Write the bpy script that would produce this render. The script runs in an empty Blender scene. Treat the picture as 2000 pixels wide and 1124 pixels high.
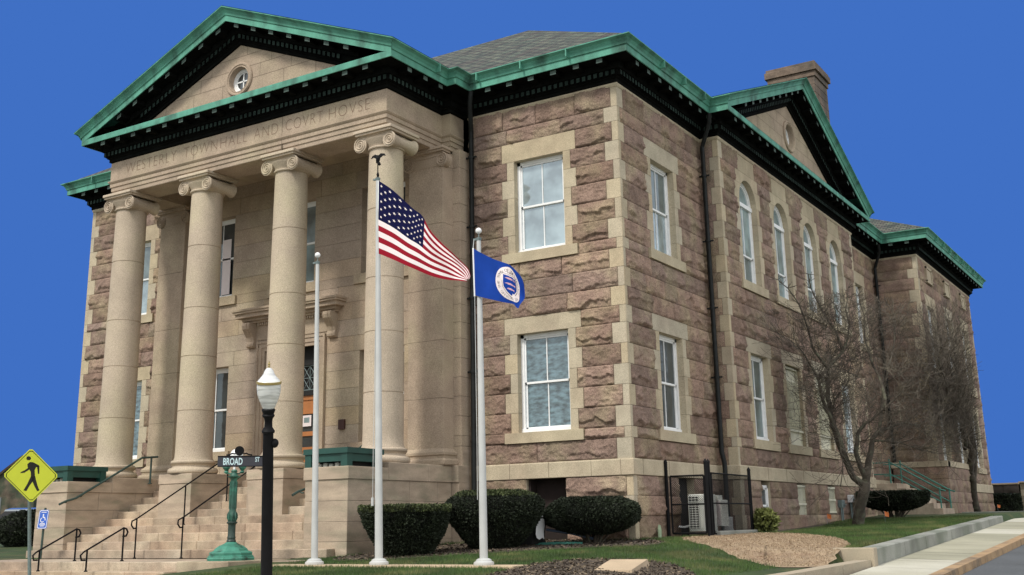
import bpy, math, random
import numpy as np
from mathutils import Vector, Matrix
from mathutils import noise as mnoise
random.seed(7); RN = np.random.RandomState(11)
S = bpy.context.scene
COL = S.collection
R = math.radians
# ------------------------------------------------------------------ camera
CAM = np.array([11.4909, -23.4742, -1.4468])
YAW, PITCH, ROLL, FPX = 0.55725, 0.25468, -0.01842, 2176.98
FW = np.array([-math.sin(YAW)*math.cos(PITCH), math.cos(YAW)*math.cos(PITCH), math.sin(PITCH)])
_rt = np.array([math.cos(YAW), math.sin(YAW), 0.0]); _up = np.cross(_rt, FW)
RT = _rt*math.cos(ROLL) + _up*math.sin(ROLL); UP = -_rt*math.sin(ROLL) + _up*math.cos(ROLL)
cd = bpy.data.cameras.new("camera"); cam = bpy.data.objects.new("camera", cd); COL.objects.link(cam)
m = Matrix.Identity(4)
for i in range(3):
    m[i][0], m[i][1], m[i][2], m[i][3] = RT[i], UP[i], -FW[i], CAM[i]
cam.matrix_world = m
cd.sensor_width = 36.0; cd.lens = FPX/2000*36.0; cd.shift_y = -102.2/2000
cd.clip_start = 0.1; cd.clip_end = 4000; S.camera = cam
# ------------------------------------------------------------------ sky and sun
SUN_EL, SUN_AZ = 50.0, 192.0      # soft sun from the front left (azimuth measured clockwise from +Y)
w = bpy.data.worlds.new("World"); S.world = w; w.use_nodes = True
nt = w.node_tree; N = nt.nodes; L = nt.links; N.clear()
def nn(t, **k):
    n = N.new(t)
    for a, b in k.items(): setattr(n, a, b)
    return n
out = nn('ShaderNodeOutputWorld'); bg = nn('ShaderNodeBackground')
sky = nn('ShaderNodeTexSky', sky_type='NISHITA', sun_disc=False, sun_elevation=R(SUN_EL), sun_rotation=R(SUN_AZ))
tc = nn('ShaderNodeTexCoord'); dot = nn('ShaderNodeVectorMath', operation='DOT_PRODUCT')
L.new(tc.outputs['Generated'], dot.inputs[0]); dot.inputs[1].default_value = (-0.50, 0.83, 0.25)
mr = nn('ShaderNodeMapRange', interpolation_type='SMOOTHSTEP')
mr.inputs['From Min'].default_value = 0.80; mr.inputs['From Max'].default_value = 0.50   # clear blue in the north, cloud elsewhere
L.new(dot.outputs['Value'], mr.inputs['Value'])
cn = nn('ShaderNodeTexNoise'); cn.inputs['Scale'].default_value = 2.2; cn.inputs['Detail'].default_value = 5
L.new(tc.outputs['Generated'], cn.inputs['Vector'])
cr = nn('ShaderNodeMapRange'); cr.inputs['From Min'].default_value = 0.35; cr.inputs['From Max'].default_value = 0.65
cr.inputs['To Min'].default_value = 0.80; cr.inputs['To Max'].default_value = 1.0
L.new(cn.outputs['Fac'], cr.inputs['Value'])
cloud = nn('ShaderNodeMix', data_type='RGBA', blend_type='MULTIPLY'); cloud.inputs[0].default_value = 1
cloud.inputs[6].default_value = (0.76, 0.755, 0.745, 1)
de = nn('ShaderNodeVectorMath', operation='DOT_PRODUCT'); L.new(tc.outputs['Generated'], de.inputs[0]); de.inputs[1].default_value = (0.88, -0.30, 0.37)
dm = nn('ShaderNodeMapRange'); dm.inputs['From Min'].default_value = -0.2; dm.inputs['From Max'].default_value = 1.0; dm.inputs['To Min'].default_value = 0.85; dm.inputs['To Max'].default_value = 1.85
L.new(de.outputs['Value'], dm.inputs['Value'])    # unseen cloud brightened towards the east, added to light the side wall
dx_ = nn('ShaderNodeMath', operation='MULTIPLY'); L.new(cr.outputs[0], dx_.inputs[0]); L.new(dm.outputs[0], dx_.inputs[1]); L.new(dx_.outputs[0], cloud.inputs[7])
skm = nn('ShaderNodeMix', data_type='RGBA', blend_type='MULTIPLY'); skm.inputs[0].default_value = 1
skm.inputs[7].default_value = (0.09, 0.09, 0.09, 1); L.new(sky.outputs[0], skm.inputs[6])
mx0 = nn('ShaderNodeMix', data_type='RGBA'); mx0.inputs[0].default_value = 0.75
L.new(skm.outputs[2], mx0.inputs[6]); L.new(cloud.outputs[2], mx0.inputs[7])
mx = nn('ShaderNodeMix', data_type='RGBA'); L.new(mr.outputs[0], mx.inputs[0])
EXPO = 0.50; _k = 2**-EXPO
mx.inputs[6].default_value = (0.0513*_k, 0.1620*_k, 0.5520*_k, 1); L.new(mx0.outputs[2], mx.inputs[7])
L.new(mx.outputs[2], bg.inputs['Color']); bg.inputs['Strength'].default_value = 1.0
L.new(bg.outputs[0], out.inputs[0])
sd = bpy.data.lights.new("sun", 'SUN'); sd.energy = 2.0; sd.angle = R(9); sd.color = (1.0, 0.95, 0.86)
sun = bpy.data.objects.new("sun", sd); COL.objects.link(sun)
_a, _e = R(SUN_AZ), R(SUN_EL)
sdir = Vector((math.sin(_a)*math.cos(_e), math.cos(_a)*math.cos(_e), math.sin(_e)))
sun.rotation_euler = sdir.to_track_quat('Z', 'Y').to_euler(); sun.location = (-20, -40, 40)
S.view_settings.view_transform = 'Standard'; S.view_settings.look = 'None'
S.view_settings.exposure = EXPO; S.view_settings.gamma = 1.0
# ------------------------------------------------------------------ materials
def lin(r, g, b):
    f = lambda c: ((c/255+0.055)/1.055)**2.4 if c/255 > 0.04045 else c/255/12.92
    return (f(r), f(g), f(b), 1)
MATS = {}
def mat(name, col, rough=0.8, var=0.12, scale=6.0, col2=None, c2lo=0.5, c2hi=0.7, c2scale=1.0, bump=0.0, bscale=40, tint=False,
        metal=0.0, spec=None, fine=0.0, stretch=None, emit=None, coat=0.0):
    """noise-mottled principled material: col with brightness variation, optional second colour patches, optional per-block tint"""
    if name in MATS: return MATS[name]
    mt = bpy.data.materials.new(name); mt.use_nodes = True; t = mt.node_tree; n = t.nodes; l = t.links
    b = n['Principled BSDF']; b.inputs['Roughness'].default_value = rough; b.inputs['Metallic'].default_value = metal
    if spec is not None: b.inputs['Specular IOR Level'].default_value = spec
    if coat: b.inputs['Coat Weight'].default_value = coat
    tcn = n.new('ShaderNodeTexCoord'); vec = tcn.outputs['Object']
    if stretch:
        mp = n.new('ShaderNodeMapping'); mp.inputs['Scale'].default_value = stretch; l.new(vec, mp.inputs[0]); vec = mp.outputs[0]
    def noise(sc, det=4, v=vec):
        q = n.new('ShaderNodeTexNoise'); q.inputs['Scale'].default_value = sc; q.inputs['Detail'].default_value = det; l.new(v, q.inputs['Vector']); return q.outputs['Fac']
    def rng(s, a, b_, c, d):
        q = n.new('ShaderNodeMapRange'); l.new(s, q.inputs[0])
        for i, v in enumerate((a, b_, c, d)): q.inputs[i+1].default_value = v
        return q.outputs[0]
    def mixn(mode, fac, a, b_):
        q = n.new('ShaderNodeMix'); q.data_type = 'RGBA'; q.blend_type = mode
        for s, v in ((0, fac), (6, a), (7, b_)):
            if hasattr(v, 'is_linked') or hasattr(v, 'links'): l.new(v, q.inputs[s])
            else: q.inputs[s].default_value = v
        return q.outputs[2]
    c = col
    if col2 is not None:
        c = mixn('MIX', rng(noise(c2scale), c2lo, c2hi, 0, 1), col, col2)
    if var: c = mixn('MULTIPLY', 1.0, c, rng(noise(scale), 0.3, 0.7, 1-var, 1+var))
    if fine: c = mixn('MULTIPLY', 1.0, c, rng(noise(55, 2, tcn.outputs['Object']), 0.3, 0.7, 1-fine, 1+fine))
    if tint:
        at = n.new('ShaderNodeAttribute'); at.attribute_name = 'tint'
        c = mixn('MULTIPLY', 1.0, c, at.outputs['Color'])
    if hasattr(c, 'links'): l.new(c, b.inputs['Base Color'])
    else: b.inputs['Base Color'].default_value = c
    if bump:
        bp = n.new('ShaderNodeBump'); bp.inputs['Strength'].default_value = bump; bp.inputs['Distance'].default_value = 0.02
        l.new(noise(bscale, 5), bp.inputs['Height']); l.new(bp.outputs[0], b.inputs['Normal'])
    if emit: b.inputs['Emission Color'].default_value = emit[0]; b.inputs['Emission Strength'].default_value = emit[1]
    MATS[name] = mt; return mt
M_rock = mat('rock_face_granite', (0.250, 0.173, 0.136, 1), 0.95, 0.22, 3.0, (0.295, 0.232, 0.158, 1), .45, .66, 1.3, 0.8, 22, tint=True, fine=0.45, spec=.2)
M_dress = mat('dressed_granite', (0.470, 0.405, 0.292, 1), 0.9, 0.12, 2.5, (0.42, 0.345, 0.250, 1), .45, .7, .8, 0.15, 60, tint=True, fine=0.22, spec=.25)
M_pink = mat('smooth_pink_granite', (0.390, 0.308, 0.234, 1), 0.9, 0.14, 1.6, (0.42, 0.352, 0.248, 1), .45, .7, .7, 0.15, 60, tint=True, fine=0.26, spec=.25)
M_col = mat('column_granite', (0.485, 0.402, 0.310, 1), 0.85, 0.14, 1.2, (0.425, 0.37, 0.26, 1), .45, .7, .6, 0.12, 60, fine=0.24, spec=.25)
M_step = mat('stair_granite', (0.400, 0.320, 0.240, 1), 0.85, 0.22, 1.6, (0.30, 0.265, 0.19, 1), .50, .72, 1.3, 0.15, 50, fine=0.12, stretch=(0.6, 1, 3))
M_mortar = mat('mortar', (0.16, 0.125, 0.09, 1), 0.95, 0.1)
M_copper = mat('verdigris_copper', (0.085, 0.315, 0.205, 1), 0.6, 0.22, 1.4, (0.16, 0.42, 0.30, 1), .45, .65, .55, 0.05, 20, fine=0.1, stretch=(1, 1, 3.0))
M_copper2 = mat('weathered_copper', (0.100, 0.315, 0.235, 1), 0.65, 0.22, 2.2, (0.05, 0.13, 0.10, 1), .50, .72, 2.0, 0.1, 20, fine=0.15, stretch=(1.1, 1.1, .6), spec=.3)
M_bed = mat('dark_shaded_cornice', (0.0055, 0.006, 0.0055, 1), 1.0, 0.3, 5, spec=.05)  # dark cornice paint, with the shade under the eaves put into the colour
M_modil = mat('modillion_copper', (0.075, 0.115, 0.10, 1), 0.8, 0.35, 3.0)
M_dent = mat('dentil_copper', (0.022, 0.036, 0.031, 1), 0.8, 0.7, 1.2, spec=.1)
M_white = mat('white_paint', (0.84, 0.85, 0.85, 1), 0.5, 0.05)
M_black = mat('black_iron', (0.006, 0.006, 0.007, 1), 0.6, 0.2, spec=.15)
M_pipe = mat('dark_downpipe', (0.012, 0.014, 0.014, 1), 0.6, 0.4, spec=.25)
M_green = mat('dark_green_paint', (0.012, 0.062, 0.050, 1), 0.55, 0.15, 4)
M_bronze = mat('verdigris_bronze', (0.045, 0.205, 0.145, 1), 0.55, 0.25, 5, (0.01, 0.03, 0.022, 1), .52, .66, 4, 0.1, 30)
M_railg = mat('green_rail', (0.05, 0.20, 0.16, 1), 0.5, 0.2)
M_raild = mat('dull_green_rail', (0.030, 0.060, 0.052, 1), 0.5, 0.2)
M_alu = mat('flagpole_metal', (0.50, 0.51, 0.50, 1), 0.45, 0.08, 3)
M_alud = mat('galvanised_steel', (0.17, 0.22, 0.22, 1), 0.5, 0.2, 20, metal=0.3)
M_grass = mat('lawn', (0.030, 0.055, 0.012, 1), 0.95, 0.3, 1.2, (0.080, 0.085, 0.030, 1), .48, .66, 1.3, 0.5, 60, fine=0.4)
M_blade = mat('grass_blade', (0.048, 0.092, 0.018, 1), 0.8, 0.45, 1.0, (0.125, 0.135, 0.045, 1), .48, .66, 1.3)
M_mulch = mat('mulch', (0.080, 0.062, 0.045, 1), 0.95, 0.4, 4, (0.14, 0.105, 0.070, 1), .5, .7, 2.2, 0.6, 70, fine=0.5)
M_chips = mat('wood_chips', (0.33, 0.245, 0.160, 1), 0.95, 0.2, 5, (0.27, 0.185, 0.12, 1), .5, .7, 1.5, 0.6, 60, fine=0.4)
M_walk = mat('concrete_walk', (0.50, 0.485, 0.405, 1), 0.9, 0.08, .8, (0.42, 0.405, 0.32, 1), .45, .6, .35, 0.1, 80, fine=0.12)
M_walkd = mat('worn_concrete_walk', (0.36, 0.345, 0.255, 1), 0.9, 0.08, .8, (0.31, 0.30, 0.22, 1), .45, .6, .35, 0.1, 80, fine=0.12)
M_kerb = mat('tan_kerb_granite', (0.36, 0.24, 0.13, 1), 0.9, 0.15, 2.0, (0.16, 0.12, 0.08, 1), .5, .7, 1.5, fine=0.2)
M_curb = mat('grey_kerb_granite', (0.27, 0.275, 0.245, 1), 0.9, 0.2, 1.2, (0.17, 0.185, 0.15, 1), .45, .65, .9, 0.3, 20, tint=True, fine=0.2)
M_cap = mat('tan_coping', (0.48, 0.37, 0.25, 1), 0.9, 0.12, 1.5, fine=0.15)
M_road = mat('asphalt', (0.085, 0.092, 0.098, 1), 0.95, 0.15, 1.0, bump=0.3, bscale=120, fine=0.3)
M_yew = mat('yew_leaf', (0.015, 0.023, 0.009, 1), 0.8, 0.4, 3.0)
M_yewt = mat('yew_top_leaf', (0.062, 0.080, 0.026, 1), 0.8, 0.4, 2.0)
M_core = mat('shrub_inner_shade', (0.004, 0.005, 0.003, 1), 1.0, 0)
M_bark = mat('bark', (0.070, 0.058, 0.044, 1), 0.95, 0.35, 6, (0.12, 0.125, 0.085, 1), .52, .7, 4, 0.4, 40)
M_twig = mat('twig', (0.095, 0.080, 0.064, 1), 0.95, 0.4, 1.5, (0.18, 0.16, 0.115, 1), .55, .75, 1.2)
M_wood = mat('varnished_oak', (0.42, 0.165, 0.055, 1), 0.45, 0.15, 3, stretch=(1, 1, .2))
M_darkw = mat('dark_inside', (0.008, 0.008, 0.008, 1), 0.8, 0)
M_brownp = mat('brown_panel', (0.020, 0.012, 0.010, 1), 0.9, 0.2)
M_iron = mat('dark_red_box', (0.05, 0.018, 0.015, 1), 0.6, 0.1)
M_yel = mat('fluorescent_yellow_sheet', (0.72, 0.78, 0.055, 1), 0.45, 0.03)
M_blk = mat('black_print', (0.012, 0.012, 0.010, 1), 0.5, 0)
M_blue = mat('blue_sheet', (0.045, 0.13, 0.52, 1), 0.4, 0.03)
M_sgn = mat('dark_street_sign', (0.030, 0.030, 0.040, 1), 0.4, 0.05)
M_sgw = mat('pale_lettering', (0.55, 0.72, 0.75, 1), 0.5, 0)
M_red = mat('flag_red', (0.27, 0.010, 0.024, 1), 0.9, 0.05, spec=.1)
M_fwh = mat('flag_white', (0.78, 0.70, 0.70, 1), 0.8, 0.03)
M_navy = mat('flag_navy', (0.006, 0.007, 0.045, 1), 0.9, 0.1, spec=.1)
M_fblu = mat('flag_blue', (0.010, 0.048, 0.29, 1), 0.9, 0.12, 3, spec=.1)
M_pinkf = mat('flag_pink', (0.62, 0.36, 0.42, 1), 0.8, 0.05)
M_ltr = mat('engraved_letter', (0.19, 0.125, 0.085, 1), 0.95, 0.1)
M_orange = mat('orange_plastic', (0.75, 0.20, 0.05, 1), 0.5, 0)
M_gold = mat('gilt_rim', (0.35, 0.27, 0.10, 1), 0.4, 0.1, metal=0.3)
M_silver = mat('silver_car_paint', (0.30, 0.34, 0.36, 1), 0.25, 0, metal=0.5, coat=1.0)
M_tyre = mat('rubber', (0.015, 0.015, 0.015, 1), 0.8, 0)
M_stoneB = mat('neighbour_stone', (0.055, 0.065, 0.042, 1), 0.95, 0.4, 2.0, (0.12, 0.095, 0.07, 1), .45, .65, 2.2, 0.3, 8, fine=0.2)
M_acm = mat('air_unit_enamel', (0.80, 0.82, 0.76, 1), 0.5, 0.05)
M_grill = mat('cream_iron', (0.66, 0.64, 0.50, 1), 0.6, 0.12, 3)
M_gleaf = mat('young_leaf', (0.17, 0.19, 0.055, 1), 0.8, 0.4, 4)

def glass_mat(name, col, mix=0.45, pattern=None):
    mt = bpy.data.materials.new(name); mt.use_nodes = True; t = mt.node_tree; n = t.nodes; l = t.links
    b = n['Principled BSDF']; b.inputs['Base Color'].default_value = col; b.inputs['Roughness'].default_value = 0.5
    g = n.new('ShaderNodeBsdfGlossy'); g.inputs['Roughness'].default_value = 0.03; g.inputs['Color'].default_value = (0.80, 0.90, 0.93, 1)
    tcn = n.new('ShaderNodeTexCoord')
    mxs = n.new('ShaderNodeMixShader'); mxs.inputs[0].default_value = mix
    l.new(b.outputs[0], mxs.inputs[1]); l.new(g.outputs[0], mxs.inputs[2]); l.new(mxs.outputs[0], n['Material Output'].inputs[0])
    q = n.new('ShaderNodeTexNoise'); q.inputs['Scale'].default_value = 1.6 if not pattern else 4.5; q.inputs['Detail'].default_value = 3 if not pattern else 6
    mp = n.new('ShaderNodeMapping'); l.new(tcn.outputs['Object'], mp.inputs[0]); l.new(mp.outputs[0], q.inputs[0])
    bp = n.new('ShaderNodeBump'); bp.inputs['Strength'].default_value = 0.04 if not pattern else 0.25; bp.inputs['Distance'].default_value = 0.05
    l.new(q.outputs['Fac'], bp.inputs['Height']); l.new(bp.outputs[0], g.inputs['Normal'])
    if pattern: mp.inputs['Scale'].default_value = (1, 1, 2.4)
    r = n.new('ShaderNodeValToRGB'); l.new(q.outputs['Fac'], r.inputs[0])
    k = 0.55 if not pattern else 0.30
    r.color_ramp.elements[0].position = 0.35; r.color_ramp.elements[0].color = (col[0]*k, col[1]*k, col[2]*k, 1)
    r.color_ramp.elements[1].position = 0.65; r.color_ramp.elements[1].color = (col[0]*(2-k), col[1]*(2-k), col[2]*(2-k), 1)
    l.new(r.outputs[0], b.inputs['Base Color'])
    MATS[name] = mt; return mt
G_blind = glass_mat('pane_pale_blind', (0.25, 0.32, 0.345, 1), 0.34)
G_dark = glass_mat('pane_dark', (0.020, 0.026, 0.028, 1), 0.13)
G_mid = glass_mat('pane_grey_curtain', (0.11, 0.145, 0.145, 1), 0.18)
G_rip = glass_mat('pane_rippled', (0.090, 0.145, 0.170, 1), 0.14, True)  # rippled noise pattern in the pane colour and bump
G_teal = glass_mat('pane_teal_blind', (0.20, 0.28, 0.29, 1), 0.25)

G_pale = glass_mat('pane_cream_blind', (0.52, 0.54, 0.46, 1), 0.06)

def slate_mat():
    mt = bpy.data.materials.new('slate_shingles'); mt.use_nodes = True; t = mt.node_tree; n = t.nodes; l = t.links
    b = n['Principled BSDF']; b.inputs['Roughness'].default_value = 0.75
    uv = n.new('ShaderNodeUVMap'); br = n.new('ShaderNodeTexBrick'); l.new(uv.outputs[0], br.inputs['Vector'])
    br.inputs['Scale'].default_value = 1.0; br.inputs['Brick Width'].default_value = 0.30; br.inputs['Row Height'].default_value = 0.17
    br.inputs['Mortar Size'].default_value = 0.03; br.inputs['Bias'].default_value = 0.0
    br.inputs['Color1'].default_value = (0.050, 0.063, 0.050, 1); br.inputs['Color2'].default_value = (0.165, 0.165, 0.130, 1); br.inputs['Mortar'].default_value = (0.02, 0.022, 0.02, 1)
    q = n.new('ShaderNodeTexNoise'); q.inputs['Scale'].default_value = 1.5; q.inputs['Detail'].default_value = 6; l.new(uv.outputs[0], q.inputs[0])
    r = n.new('ShaderNodeValToRGB'); l.new(q.outputs['Fac'], r.inputs[0]); r.color_ramp.elements[0].position = .35; r.color_ramp.elements[1].position = .68
    r.color_ramp.elements[0].color = (0.75, 0.62, 0.6, 1); r.color_ramp.elements[1].color = (1.15, 1.35, 1.15, 1)
    mi = n.new('ShaderNodeMix'); mi.data_type = 'RGBA'; mi.blend_type = 'MULTIPLY'; mi.inputs[0].default_value = 1
    l.new(br.outputs['Color'], mi.inputs[6]); l.new(r.outputs[0], mi.inputs[7]); l.new(mi.outputs[2], b.inputs['Base Color'])
    bp = n.new('ShaderNodeBump'); bp.inputs['Strength'].default_value = 0.8; bp.inputs['Distance'].default_value = 0.02
    l.new(br.outputs['Fac'], bp.inputs['Height']); bp.invert = True; l.new(bp.outputs[0], b.inputs['Normal'])
    MATS['slate'] = mt; return mt
M_slate = slate_mat()
# ------------------------------------------------------------------ mesh helpers
def tag(o, label=None, cat=None, group=None, kind=None):
    if label: o['label'] = label
    if cat: o['category'] = cat
    if group: o['group'] = group
    if kind: o['kind'] = kind
    return o
def link(o, parent=None):
    COL.objects.link(o)
    if parent is not None: o.parent = parent
    return o
def empty(name, loc=(0, 0, 0), label=None, cat=None, group=None, rz=0):
    o = bpy.data.objects.new(name, None); o.location = loc; o.rotation_euler = (0, 0, rz); link(o); o.empty_display_size = 0.2
    return tag(o, label, cat, group)
class MB:
    def __init__(s, f=None): s.v = []; s.f = []; s.m = []; s.t = []; s.f_ = f; s.uv = {}
    def add(s, vs, fs, mi=0, tint=None, uvs=None):
        o = len(s.v)
        if s.f_: vs = [s.f_(*p) for p in vs]
        s.v += [tuple(p) for p in vs]; s.t += [tint or (1, 1, 1)]*len(vs)
        for k, q in enumerate(fs):
            if uvs: s.uv[len(s.f)] = uvs[k]
            s.f.append(tuple(i+o for i in q)); s.m.append(mi)
    def box(s, x0, x1, y0, y1, z0, z1, mi=0, tint=None):
        s.add([(x0, y0, z0), (x1, y0, z0), (x1, y1, z0), (x0, y1, z0), (x0, y0, z1), (x1, y0, z1), (x1, y1, z1), (x0, y1, z1)],
              [(0, 3, 2, 1), (4, 5, 6, 7), (0, 1, 5, 4), (1, 2, 6, 5), (2, 3, 7, 6), (3, 0, 4, 7)], mi, tint)
    def bevbox(s, x0, x1, y0, y1, z0, z1, c, mi=0, tint=None):
        # box with chamfered vertical and top edges
        pts = lambda d, z: [(x0+d, y0+c, z), (x0+c, y0+d, z), (x1-c, y0+d, z), (x1-d, y0+c, z), (x1-d, y1-c, z), (x1-c, y1-d, z), (x0+c, y1-d, z), (x0+d, y1-c, z)]
        v = pts(0, z0)+pts(0, z1-c)+pts(c*.6, z1)
        f = [tuple(range(7, -1, -1)), tuple(range(16, 24))]
        for k in range(2):
            for i in range(8):
                j = (i+1) % 8; f.append((k*8+i, k*8+j, k*8+8+j, k*8+8+i))
        s.add(v, f, mi, tint)
    def prism(s, poly, fn, d0, d1, mi=0, tint=None):
        # poly 2D list, fn(a,b,d)->xyz
        n = len(poly)
        v = [fn(a, b, d0) for a, b in poly]+[fn(a, b, d1) for a, b in poly]
        f = [tuple(range(n))[::-1], tuple(range(n, 2*n))]+[(i, (i+1) % n, n+(i+1) % n, n+i) for i in range(n)]
        s.add(v, f, mi, tint)
    def tube(s, pts, rad, n=8, mi=0, cap=True, tint=None):
        pts = [Vector(p) for p in pts]
        rads = rad if hasattr(rad, '__len__') else [rad]*len(pts)
        vs = []; up = Vector((0.13, 0.31, 0.94)); prev = None
        for i, p in enumerate(pts):
            d = (pts[min(i+1, len(pts)-1)]-pts[max(i-1, 0)])
            if d.length < 1e-9: d = Vector((0, 0, 1))
            d.normalize()
            if prev is None:
                a = d.cross(up)
                if a.length < 1e-3: a = d.cross(Vector((1, 0, 0)))
            else: a = prev - d*prev.dot(d)
            a.normalize(); prev = a; b = d.cross(a)
            for k in range(n):
                t = 2*math.pi*k/n; q = p+(a*math.cos(t)+b*math.sin(t))*rads[i]; vs.append((q.x, q.y, q.z))
        fs = [(i*n+k, i*n+(k+1) % n, (i+1)*n+(k+1) % n, (i+1)*n+k) for i in range(len(pts)-1) for k in range(n)]
        if cap: fs += [tuple(range(n))[::-1], tuple(range((len(pts)-1)*n, len(pts)*n))]
        s.add(vs, fs, mi, tint)
    def lathe(s, c, prof, n=24, mi=0, a0=0.0, sq=None, cap=True, tint=None):
        vs = []
        for r, z in prof:
            for k in range(n):
                t = 2*math.pi*(k)/n+a0; vs.append((c[0]+r*math.cos(t), c[1]+r*math.sin(t), c[2]+z))
        fs = [(i*n+k, i*n+(k+1) % n, (i+1)*n+(k+1) % n, (i+1)*n+k) for i in range(len(prof)-1) for k in range(n)]
        if cap: fs += [tuple(range(n))[::-1], tuple(range((len(prof)-1)*n, len(prof)*n))]
        s.add(vs, fs, mi, tint)
    def sphere(s, c, r, n=16, mi=0, sx=1, sy=1, sz=1):
        pr = [(max(1e-4, r*math.sin(math.pi*i/(n//2))), -r*math.cos(math.pi*i/(n//2))) for i in range(n//2+1)]
        vs = []
        for rr, z in pr:
            for k in range(n):
                t = 2*math.pi*k/n; vs.append((c[0]+rr*math.cos(t)*sx, c[1]+rr*math.sin(t)*sy, c[2]+z*sz))
        s.add(vs, [(i*n+k, i*n+(k+1) % n, (i+1)*n+(k+1) % n, (i+1)*n+k) for i in range(n//2) for k in range(n)], mi)
    def build(s, name, mats, parent=None, smooth=False, tint=False, at=None, normals=True):
        me = bpy.data.meshes.new(name)
        vv = s.v
        if at is not None: vv = [(x-at[0], y-at[1], z-at[2]) for x, y, z in vv]
        me.from_pydata(vv, [], s.f)
        if not isinstance(mats, (list, tuple)): mats = [mats]
        for q in mats: me.materials.append(q)
        if len(mats) > 1: me.polygons.foreach_set('material_index', s.m)
        if tint:
            ca = me.color_attributes.new('tint', 'FLOAT_COLOR', 'POINT')
            ca.data.foreach_set('color', np.array([(a, b, c, 1) for a, b, c in s.t], dtype=np.float32).ravel())
        if s.uv:
            ul = me.uv_layers.new(name='UVMap'); arr = np.zeros((len(me.loops), 2), dtype=np.float32); li = 0
            for fi, fc in enumerate(s.f):
                u = s.uv.get(fi)
                for k in range(len(fc)):
                    if u: arr[li] = u[k]
                    li += 1
            ul.data.foreach_set('uv', arr.ravel())
        if normals and len(s.f) < 60000:
            import bmesh
            bm = bmesh.new(); bm.from_mesh(me); bmesh.ops.recalc_face_normals(bm, faces=bm.faces); bm.to_mesh(me); bm.free()
        if smooth:
            me.polygons.foreach_set('use_smooth', [True]*len(me.polygons))
            if smooth != 'all': me.set_sharp_from_angle(angle=R(35))
        me.update()
        o = bpy.data.objects.new(name, me); link(o, parent)
        if at is not None and parent is None: o.location = at
        return o
def part(mb, name, mats, parent, **k):
    # the geometry is in world coordinates, the parent empty may sit elsewhere (unrotated)
    o = mb.build(name, mats, parent, at=None, **k)
    off = total_loc(parent)
    o.location = (-off.x, -off.y, -off.z)
    return o
def total_loc(o):
    v = Vector((0, 0, 0))
    while o is not None: v = v+Vector(o.location); o = o.parent
    return v
def textmesh(txt, size, fn, extr=0.0, off=0.0, mi=0, mb=None, center=True, spacing=1.0, sx=1.0):
    cu = bpy.data.curves.new('t', 'FONT'); cu.body = txt; cu.size = size; cu.space_character = spacing; cu.offset = off
    cu.align_x = 'CENTER' if center else 'LEFT'; cu.resolution_u = 3
    o = bpy.data.objects.new('t', cu); COL.objects.link(o)
    dg = bpy.context.evaluated_depsgraph_get(); me = o.evaluated_get(dg).to_mesh()
    vs = [fn(v.co.x*sx, v.co.y) for v in me.vertices]; fs = [tuple(p.vertices) for p in me.polygons]
    o.evaluated_get(dg).to_mesh_clear(); bpy.data.objects.remove(o); bpy.data.curves.remove(cu)
    if mb is None: mb = MB()
    mb.add(vs, fs, mi); return mb
# ------------------------------------------------------------------ ground
def lerp(a, b, t): return a+(b-a)*t
def sstep(a, b, x):
    t = min(1, max(0, (x-a)/(b-a))); return t*t*(3-2*t)
def L0(y):
    if y < 0: return -1.81+0.047*max(y, -60)
    for (a, za), (b, zb) in zip([(0, -1.81), (9, -1.70), (18.7, -1.33), (30, -1.24), (60, -1.15)], [(9, -1.70), (18.7, -1.33), (30, -1.24), (60, -1.15), (900, -1.0)]):
        if y <= b: return lerp(za, zb, (y-a)/(b-a))
    return -1.0
def walkz(x, y):
    yy = min(y, 16)
    z = -2.285+(0.0475*yy if yy > -6 else -0.285+0.03*(max(yy, -60)+6)) + (0.010*(min(y, 60)-16) if y > 16 else 0)
    return z - 0.035*(min(max(x, 5.5), 6.75)-5.5)
def CT(y):
    if y < -2.4: return -2.235+0.022*max(y+.8, -12)
    if y < -0.8: return lerp(-2.27, -2.02, sstep(-2.4, -.8, y))
    if y < 15: return -2.02+0.0385*(y+.8)
    return lerp(-1.411, -1.27, min(1, (y-15)/12))
def G(x, y):
    z = L0(y)
    if -9.6 < y and x > 0:
        z = lerp(z, CT(y), sstep(0.3, 5.0, x))
    if y <= -9.6: z = L0(y)
    return z
def grid_sheet(name, xs, ys, fz, mt, label=None, cat=None, kind='structure', mask=None):
    mb = MB(); idx = {}; vs = []
    for j, y in enumerate(ys):
        for i, x in enumerate(xs): idx[i, j] = len(vs); vs.append((x, y, fz(x, y)))
    fs = [(idx[i, j], idx[i+1, j], idx[i+1, j+1], idx[i, j+1]) for j in range(len(ys)-1) for i in range(len(xs)-1)
          if mask is None or mask((xs[i]+xs[i+1])/2, (ys[j]+ys[j+1])/2)]
    mb.add(vs, fs); o = mb.build(name, mt, normals=False); tag(o, label, cat, None, kind); return o
def fr(a, b, n): return [a+(b-a)*i/n for i in range(n+1)]
gx = [-900, -300, -120, -60]+fr(-40, -8, 32)+fr(-7.6, 5.2, 32)[0:]+[5.24, 12, 16, 30, 60, 120, 300, 900]
gy = [-300, -120, -60, -40, -30, -24, -16, -12, -9.7]+fr(-9.5, 30, 79)+[36, 44, 60, 90, 150, 300, 900]
def base_ground(x, y):
    if x > 5.2:
        return min(walkz(x, max(y, -60))-0.35, G(0, y)-0.5) if x < 120 else -2.2
    if y < -9.6: return -3.1
    if -14.7 < x < -5.7 and y < -4.9: return -2.85
    return G(x, y)
ground = grid_sheet('ground', gx, gy, base_ground, M_grass)
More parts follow.
